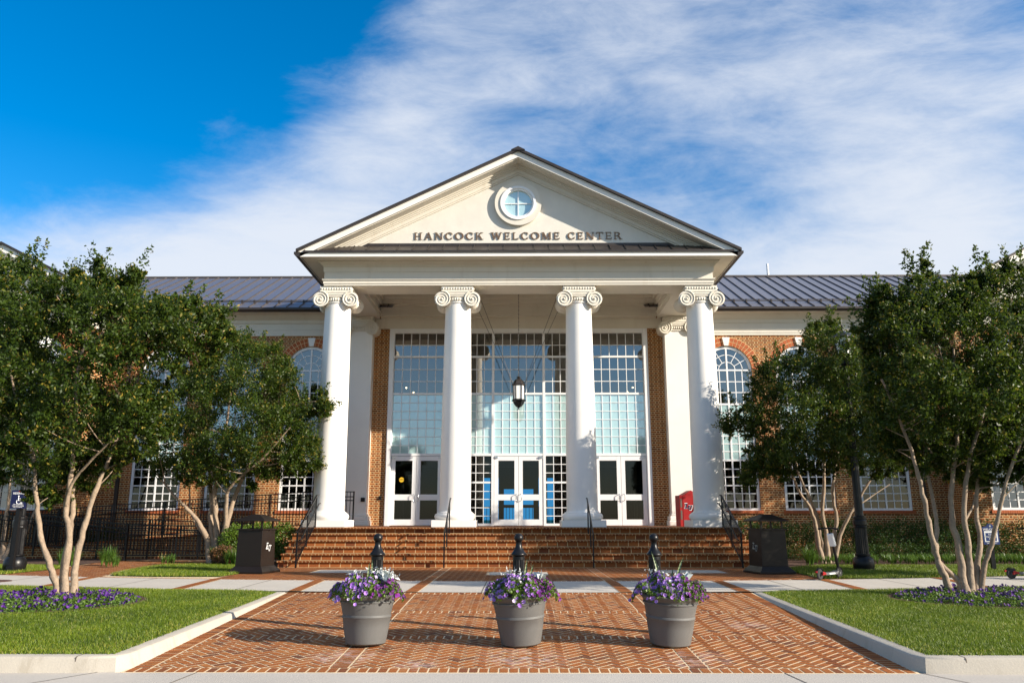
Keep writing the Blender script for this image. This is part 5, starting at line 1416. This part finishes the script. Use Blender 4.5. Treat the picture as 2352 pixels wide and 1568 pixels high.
    for (x, y, h, ang) in sprigs:
        h = h * (1.35 if abs(ang) < 30 else (1.0 if abs(ang) < 55 else .6)); b = at(x, y, Y0 + ysh); k = int(60 * h / .5); u = rng.uniform(0, 1, k)
        dr = np.array([math.sin(R(ang)), rng.uniform(-.2, .2), math.cos(R(ang))])
        off = rng.normal(size=(k, 3)) * (L * 1.1) * (1.25 - u)[:, None]
        C = np.array([b[0], Y0 + ysh, b[2]]) + dr * (u * h)[:, None] + off
        LV.append(leaves(C, L * 1.1, W * 1.1, (0, 0, .3), unit(off), .8)); r_ = rng.beta(2, 2.2, k) * .86; r_[u > .8] = rng.uniform(.7, 1, (u > .8).sum()); RN.append(r_)
    V = np.concatenate(LV); o = quads_mesh('crown', V, 'myrtle leaf', t, rnd=np.concatenate(RN))
    return t
# near left tree
crape('large crape myrtle with pale forked trunks in the purple flower bed on the left lawn', 14.9,
  [([(137, 1380), (132, 1340), (122, 1300), (109, 1241), (103, 1190), (104, 1146), (102, 1051), (80, 960), (60, 860)], .066, .02, -.5),
   ([(143, 1381), (141, 1310), (150, 1240), (154, 1180), (150, 1120), (153, 1040), (163, 960), (150, 905)], .062, .02, .5),
   ([(150, 1382), (150, 1300), (160, 1230), (152, 1170), (160, 1110), (168, 1040), (176, 909), (182, 830), (197, 790), (210, 700)], .066, .018, 0),
   ([(168, 1374), (171, 1290), (187, 1219), (205, 1149), (229, 1079), (262, 990), (289, 895), (318, 820)], .062, .02, .3),
   ([(155, 1160), (175, 1110), (225, 1064), (281, 1021), (315, 1000)], .034, .012, -.7),
   ([(102, 1051), (60, 1010), (10, 1000)], .024, .01, -.5), ([(163, 960), (120, 900), (70, 870)], .026, .01, .6), ([(197, 790), (170, 730), (150, 690)], .022, .01, -.3), ([(200, 800), (240, 745), (300, 680)], .024, .01, .4)],
  [(-60, 640), (-30, 600), (30, 610), (70, 600), (120, 640), (150, 650), (178, 640), (190, 600), (230, 600), (250, 640), (290, 640), (318, 620), (335, 655), (350, 690), (420, 690), (450, 690), (500, 720), (535, 770), (520, 820), (470, 845), (400, 870), (385, 910), (400, 960), (380, 1010), (310, 1050), (250, 1060), (215, 1085), (235, 1100), (160, 1120), (125, 1165), (80, 1160), (65, 1100), (20, 1098), (-60, 1105)],
  [(228, 792, 30), (255, 770, 18), (362, 850, 30), (345, 880, 16), (285, 760, 12), (150, 835, 14), (120, 900, 12), (205, 1010, 16), (60, 920, 10), (20, 735, 12)], 540, 250, .068, .034, 1.9, .40, 11,
  sprigs=[(75, 600, .35, 8), (152, 640, .30, 3), (205, 610, .36, 6), (238, 620, .34, 12), (322, 625, .42, 16), (300, 650, .3, 5), (20, 620, .3, -6), (430, 700, .35, 10), (120, 650, .3, -8), (265, 650, .25, -4), (500, 740, .3, 35)])
# left tree by the ramp
crape('crape myrtle with many pale stems left of the steps behind the trash can', 26.4,
  [([(484, 1287), (478, 1240), (462, 1200), (440, 1168), (415, 1140), (380, 1090)], .10, .025, -.6), ([(492, 1288), (487, 1240), (480, 1190), (478, 1140), (470, 1060), (455, 960)], .115, .03, .5),
   ([(499, 1288), (498, 1230), (497, 1170), (500, 1120), (520, 1030), (540, 900)], .115, .03, -.4), ([(504, 1288), (512, 1240), (522, 1190), (540, 1130), (570, 1060), (600, 980)], .115, .03, .2),
   ([(508, 1287), (520, 1230), (530, 1180), (545, 1120), (620, 1060), (690, 990)], .09, .02, -1.2), ([(480, 1240), (455, 1215), (430, 1170), (425, 1110)], .04, .02, .4), ([(600, 980), (660, 940), (740, 930)], .04, .012, -.9), ([(540, 900), (570, 840), (600, 810)], .04, .012, .2)],
  [(388, 1000), (400, 930), (410, 870), (470, 830), (520, 800), (565, 770), (600, 790), (640, 800), (665, 830), (690, 880), (680, 905), (730, 900), (752, 905), (740, 925), (775, 930), (765, 950), (710, 965), (730, 1000), (725, 1040), (735, 1060), (710, 1090), (640, 1090), (600, 1110), (575, 1125), (530, 1110), (480, 1120), (440, 1105), (400, 1120), (330, 1070), (320, 1040)],
  [(560, 905, 10), (430, 1020, 10), (650, 1050, 9)], 470, 240, .078, .038, 2.2, .50, 12,
  ysh=-.4, sprl=.42, sprigs=[(560, 790, .5, 5), (600, 795, .45, 8), (535, 800, .4, -8), (640, 805, .4, 14), (735, 905, .5, 40), (768, 930, .4, 60), (715, 965, .5, 100), (728, 1065, .5, 95)])
crape('crape myrtle at the far left edge behind the reserved parking sign', 27.9,
  [([(0, 1285), (-10, 1220), (-30, 1140), (-60, 1020)], .11, .03, .3), ([(6, 1286), (12, 1240), (20, 1190), (28, 1150), (40, 1050)], .10, .03, -.3), ([(12, 1285), (30, 1230), (42, 1180), (60, 1130), (90, 1040)], .08, .03, .2), ([(16, 1285), (60, 1230), (85, 1180), (110, 1130), (130, 1060)], .06, .02, -.4)],
  [(-150, 760), (60, 760), (130, 820), (160, 900), (170, 1000), (150, 1080), (100, 1110), (40, 1100), (-40, 1130), (-150, 1100)], [], 260, 210, .085, .042, 2.2, .6, 13)
# right tree by the steps
crape('crape myrtle with many slender stems right of the steps behind the scooter', 26.6,
  [([(1888, 1292), (1876, 1240), (1868, 1200), (1850, 1160), (1822, 1120), (1800, 1060)], .085, .025, -.5), ([(1895, 1292), (1886, 1230), (1878, 1180), (1860, 1130), (1840, 1080), (1830, 980)], .075, .025, .4), ([(1902, 1292), (1898, 1230), (1890, 1180), (1892, 1110), (1890, 1000), (1870, 880)], .08, .03, 0),
   ([(1910, 1292), (1918, 1230), (1925, 1190), (1920, 1120), (1940, 1000), (1940, 880)], .08, .03, .5), ([(1914, 1292), (1928, 1230), (1945, 1185), (1965, 1150), (1985, 1110), (2020, 1060)], .07, .025, -.4), ([(1935, 1210), (1965, 1170), (2010, 1140), (2060, 1110)], .03, .012, .5), ([(1800, 1060), (1750, 1010), (1690, 980)], .04, .012, -.6)],
  [(1655, 985), (1665, 965), (1690, 945), (1720, 930), (1725, 880), (1770, 830), (1830, 820), (1850, 790), (1860, 745), (1885, 760), (1905, 735), (1930, 765), (1975, 800), (2030, 830), (2080, 880), (2080, 1060), (2040, 1090), (1990, 1100), (1950, 1085), (1900, 1095), (1860, 1080), (1840, 1095), (1790, 1105), (1760, 1090), (1715, 1115), (1700, 1105), (1725, 1060), (1715, 1035), (1760, 1010), (1700, 1000)],
  [(1850, 1050, 12), (1930, 1065, 10)], 500, 240, .078, .038, 2.2, .50, 14,
  ysh=-2.6, sprl=.42, front=[(x, y, yy) for x, y, yy in ((1912, 765, 22.3), (1930, 785, 22.2), (1945, 800, 22.2), (1960, 790, 22.3), (1935, 825, 22.1), (1955, 840, 22.2), (1920, 850, 22.2), (1940, 875, 22.2), (1965, 890, 22.2), (1945, 915, 22.2), (1925, 940, 22.3), (1975, 960, 22.2), (1950, 985, 22.2), (1985, 1010, 22.2), (1960, 1040, 22.2), (1985, 1060, 22.2), (1930, 1000, 22.3), (1975, 820, 22.4), (2000, 860, 22.4), (2000, 930, 22.4))], sprigs=[(1862, 760, .45, -3), (1905, 750, .5, 0), (1890, 765, .4, 6), (1660, 980, .5, -80), (1700, 960, .4, -50), (1712, 1105, .5, -150), (1770, 835, .4, -20), (1960, 790, .4, 15)])
# near right tree
crape('large crape myrtle with grey forked trunks in the purple flower bed on the right lawn', 15.4,
  [([(2198, 1364), (2170, 1330), (2150, 1290), (2133, 1240), (2115, 1180), (2098, 1120), (2080, 1060), (2040, 960), (2000, 880)], .068, .022, -.5), ([(2210, 1368), (2200, 1330), (2160, 1290), (2158, 1240), (2162, 1190), (2150, 1120), (2140, 1040), (2150, 940), (2120, 840)], .055, .02, .4),
   ([(2218, 1369), (2208, 1300), (2198, 1240), (2185, 1180), (2188, 1100), (2200, 1000), (2195, 900), (2190, 800)], .075, .02, 0), ([(2228, 1369), (2225, 1300), (2218, 1240), (2205, 1180), (2210, 1080), (2240, 960), (2260, 860)], .066, .022, -.3),
   ([(2240, 1367), (2248, 1300), (2258, 1240), (2255, 1180), (2262, 1100), (2280, 1020), (2300, 940)], .058, .02, .4), ([(2250, 1366), (2256, 1300), (2265, 1250), (2275, 1180), (2285, 1110), (2310, 1020), (2350, 950)], .05, .02, -.6), ([(2215, 1200), (2240, 1170), (2262, 1140), (2300, 1110)], .026, .012, .5),
   ([(2195, 900), (2160, 850), (2130, 800)], .025, .01, -.4), ([(2190, 870), (2230, 820), (2280, 740)], .025, .01, .5), ([(2140, 1040), (2080, 990), (2040, 1000)], .022, .008, -.6)],
  [(1965, 745), (1980, 735), (2020, 720), (1990, 670), (2030, 665), (2060, 690), (2090, 640), (2120, 610), (2150, 640), (2190, 680), (2220, 640), (2245, 620), (2265, 640), (2290, 620), (2320, 600), (2370, 640), (2420, 700), (2430, 1090), (2380, 1110), (2340, 1080), (2300, 1130), (2262, 1100), (2230, 1080), (2190, 1100), (2140, 1070), (2110, 1090), (2080, 1060), (2040, 1040), (2010, 1000), (1990, 930), (2000, 860), (1990, 790), (1975, 775)],
  [(2225, 990, 16), (2175, 1000, 12), (2340, 960, 16), (2060, 890, 12), (2090, 1020, 10)], 580, 260, .068, .034, 1.9, .40, 15,
  sprigs=[(2090, 640, .3, -8), (2125, 620, .38, 4), (2245, 625, .42, 3), (2262, 640, .3, 14), (2315, 615, .36, -6), (2000, 690, .35, -60), (1975, 745, .35, -70), (2020, 720, .3, -50), (2345, 620, .3, 10)])
crape('crape myrtle at the far right edge behind the welcome sign', 27.6,
  [([(2380, 1290), (2375, 1220), (2360, 1150), (2340, 1060)], .1, .03, 0), ([(2388, 1290), (2400, 1220), (2420, 1150), (2440, 1050)], .1, .03, .2), ([(2384, 1290), (2386, 1200), (2388, 1100), (2390, 960)], .1, .03, -.2)],
  [(2260, 860), (2330, 780), (2420, 740), (2500, 800), (2540, 900), (2540, 1080), (2460, 1110), (2380, 1090), (2310, 1080), (2270, 1020)], [], 240, 210, .085, .042, 2.2, .6, 16)

crape('crape myrtle further along the right grass strip, beyond the picture edge', 18.3,
  [([(2690, 1345), (2680, 1220), (2650, 1080), (2610, 940)], .09, .03, 0), ([(2700, 1345), (2705, 1220), (2730, 1080), (2780, 940)], .09, .03, .2), ([(2695, 1345), (2698, 1200), (2700, 1040), (2700, 860)], .08, .03, -.2)],
  [(2440, 880), (2470, 760), (2560, 680), (2680, 640), (2820, 690), (2900, 800), (2910, 930), (2860, 1050), (2690, 1110), (2510, 1080)], [], 330, 190, .085, .042, 1.9, .5, 17, nspr=10)
rng = np.random.default_rng(99)
# petunia beds under the two near trees
for s, (cx, cy, rx, ry), lab in ((-1, BEDL, 'bed of purple petunias round the left lawn tree'), (1, BEDR, 'bed of purple petunias round the right lawn tree')):
    n = 26; struct('mulch_bed', MB().add([(cx + rx * 1.03 * math.cos(2 * math.pi * k / n), cy + ry * 1.03 * math.sin(2 * math.pi * k / n), lawn_z(cy + ry * math.sin(2 * math.pi * k / n)) + .012) for k in range(n)], [tuple(range(n))]), 'mulch')
    t = thing('flower_bed', lab, 'flower bed', (cx, cy, lawn_z(cy)))
    N = 15000; r_ = np.sqrt(rng.uniform(0, 1, N)); a = rng.uniform(0, 2 * np.pi, N); x, y = cx + rx * .95 * r_ * np.cos(a), cy + ry * .95 * r_ * np.sin(a)
    hgt = .15 * (1 - r_ ** 6) * (.75 + .35 * np.sin(x * 7) * np.sin(y * 8 + 1)); keep = rng.uniform(size=N) < (.55 + .45 * (np.sin(x * 5 + 2) * np.sin(y * 6) > -.45)); 
    z = np.array([lawn_z(v) for v in y]) + .015 + hgt * rng.uniform(.15, 1, N)
    C = np.column_stack([x, y, z])[keep]; o = quads_mesh('foliage', leaves(C, .042, .026, (0, 0, .3)), 'petunia leaf', t, rnd=rng.beta(2, 2.4, len(C)))
    M = 620; r_ = np.sqrt(rng.uniform(0, 1, M)); a = rng.uniform(0, 2 * np.pi, M); x, y = cx + rx * .95 * r_ * np.cos(a), cy + ry * .95 * r_ * np.sin(a)
    hgt = .16 * (1 - r_ ** 6) * (.75 + .35 * np.sin(x * 7) * np.sin(y * 8 + 1)); C = np.column_stack([x, y, np.array([lawn_z(v) for v in y]) + .02 + hgt * rng.uniform(.8, 1.15, M)])
    Nn = unit(rng.normal(size=(M, 3)) * .5 + np.array([0, -.45, .6])); blossoms(C, Nn, .052, t, 'purple petal')

def bush_cloud(boxes, n, L, W, mat, name, parent, kind=None):
    """leafy mass inside a row of ellipsoids (cx,cy,cz,rx,ry,rz), denser towards the outside"""
    vol = np.array([b[3] * b[4] * b[5] for b in boxes]); cnt = (n * vol / vol.sum()).astype(int); V = []; Rn = []
    for b, k in zip(boxes, cnt):
        d = unit(rng.normal(size=(k, 3))); r_ = rng.uniform(.45, 1, k) ** .6 * (1 + .10 * np.sin(d[:, 0] * 9 + b[0]) * np.sin(d[:, 2] * 8)) + np.where(rng.uniform(size=k) < .06, .16, 0) * rng.uniform(size=k)
        C = np.array(b[:3]) + d * r_[:, None] * np.array(b[3:]); ok = C[:, 2] > .02; C = C[ok]; d = d[ok]
        V.append(leaves(C, L, W, (0, 0, .25), d, .7)); Rn.append(rng.beta(2, 2.4, len(C)))
    return quads_mesh(name, np.concatenate(V), mat, parent, rnd=np.concatenate(Rn), kind=kind)
# long dark hedge before the right wing
t = thing('hedge', 'long dark green hedge under the windows of the right wing', 'hedge', (12.5, 29.4, 0))
bx = [(7.6 + .62 * i, 29.5 + .15 * math.sin(i * 2.1), .66 + .05 * math.sin(i * 1.3), .62, .75, .74 + .07 * math.sin(i * 2.7)) for i in range(19)]
bush_cloud(bx, 42000, .060, .034, 'hedge leaf', 'foliage', t)
t = thing('low_hedge', 'row of low dark shrubs with rusty leaf tips before the right hedge', 'hedge', (13, 28.2, 0))
bx = [(8.4 + .55 * i, 28.2 + .12 * math.sin(i * 1.7), .26, .42, .42, .34 + .05 * math.sin(i * 2.3)) for i in range(18)]
bush_cloud(bx, 13000, .05, .026, 'hedge leaf', 'foliage', t); bush_cloud([(b[0], b[1] - .06, b[2] + .03, b[3], b[4], b[5]) for b in bx[2::3]], 2200, .05, .024, 'rust shrub leaf', 'rusty_tips', t)
# shrubs on the left
for i, (boxes, n, mat, lab) in enumerate([
    ([(-8.9, 26.0, .62, .62, .6, .62), (-8.2, 26.1, .66, .6, .6, .66), (-7.55, 26.3, .68, .42, .5, .62)], 16000, 'bright shrub leaf', 'bright green leafy shrub behind the left trash can'),
    ([(-9.05, 25.2, .28, .42, .35, .32)], 2600, 'rust shrub leaf', 'small rusty brown shrub between the left tree and the trash can'),
    ([(-16.6, 30.4, .6, .9, .5, .7), (-15.4, 30.8, .55, .7, .4, .6)], 9000, 'hedge leaf', 'dark shrub against the left wing behind the ramp railing')]):
    t = thing('shrub', lab, 'shrub', (boxes[0][0], boxes[0][1], 0)); bush_cloud(boxes, n, .052, .030, mat, 'foliage', t)
# strap leaved plants
def strap(C, n, h, name, mat, label, cat, group=None, kind=None):
    V = []; rn = []
    for c in C:
        a = rng.uniform(0, 2 * np.pi, n); sp = rng.uniform(.25, 1.0, n); hh_ = h * rng.uniform(.6, 1.15, n); wd = .011
        for seg in range(3):
            def pt(u): 
                return np.column_stack([c[0] + np.cos(a) * sp * hh_ * .75 * u ** 1.6, c[1] + np.sin(a) * sp * hh_ * .75 * u ** 1.6, c[2] + hh_ * (u * 1.25 - .62 * sp * u ** 2.4)])
            u0, u1 = seg / 3, (seg + 1) / 3; s = np.column_stack([-np.sin(a), np.cos(a), np.zeros(n)])
            w0, w1 = wd * (1 - u0 * .6), wd * (1 - u1 * .85)
            p, q = pt(u0), pt(u1); V.append(np.stack([p - s * w0, p + s * w0, q + s * w1, q - s * w1], 1)); 
        rn.append(np.tile(rng.beta(2, 2.2, n), 3))
    o = quads_mesh(name, np.concatenate(V), mat, rnd=np.concatenate(rn), kind=kind); return tag(o, label, cat, group)
C = [(x, y, .01) for x, y in zip(rng.uniform(9.4, 19, 330), rng.uniform(25.4, 27.5, 330))]
strap(C, 34, .27, 'liriope', 'lily blade', 'band of strappy green border grass between the right lawn strip and the hedge', 'border grass', kind='stuff')
for x, y, lab in [(-13.3, 24.4, 'green daylily clump beside the left lamp post base'), (-12.5, 24.9, 'green daylily clump left of the brick path in front of the ramp railing'), (-11.9, 24.2, 'small daylily clump at the edge of the brick path'), (-9.4, 25.5, 'green daylily clump left of the tree trunk by the ramp'), (-8.55, 24.7, 'yellowish daylily clump between the tree trunk and the left trash can'), (8.75, 24.9, 'yellow green daylily clump at the foot of the tree behind the scooter'), (-10.9, 25.6, 'tiny daylily clump on the grass island edge')]:
    k = 46 if 'tiny' not in lab and 'small' not in lab else 22
    strap([(x + rng.normal() * .12, y + rng.normal() * .09, .01) for _ in range(7)], k, .50 if k == 46 else .32, 'daylily', 'lily blade', lab, 'plant', 'daylily clumps')
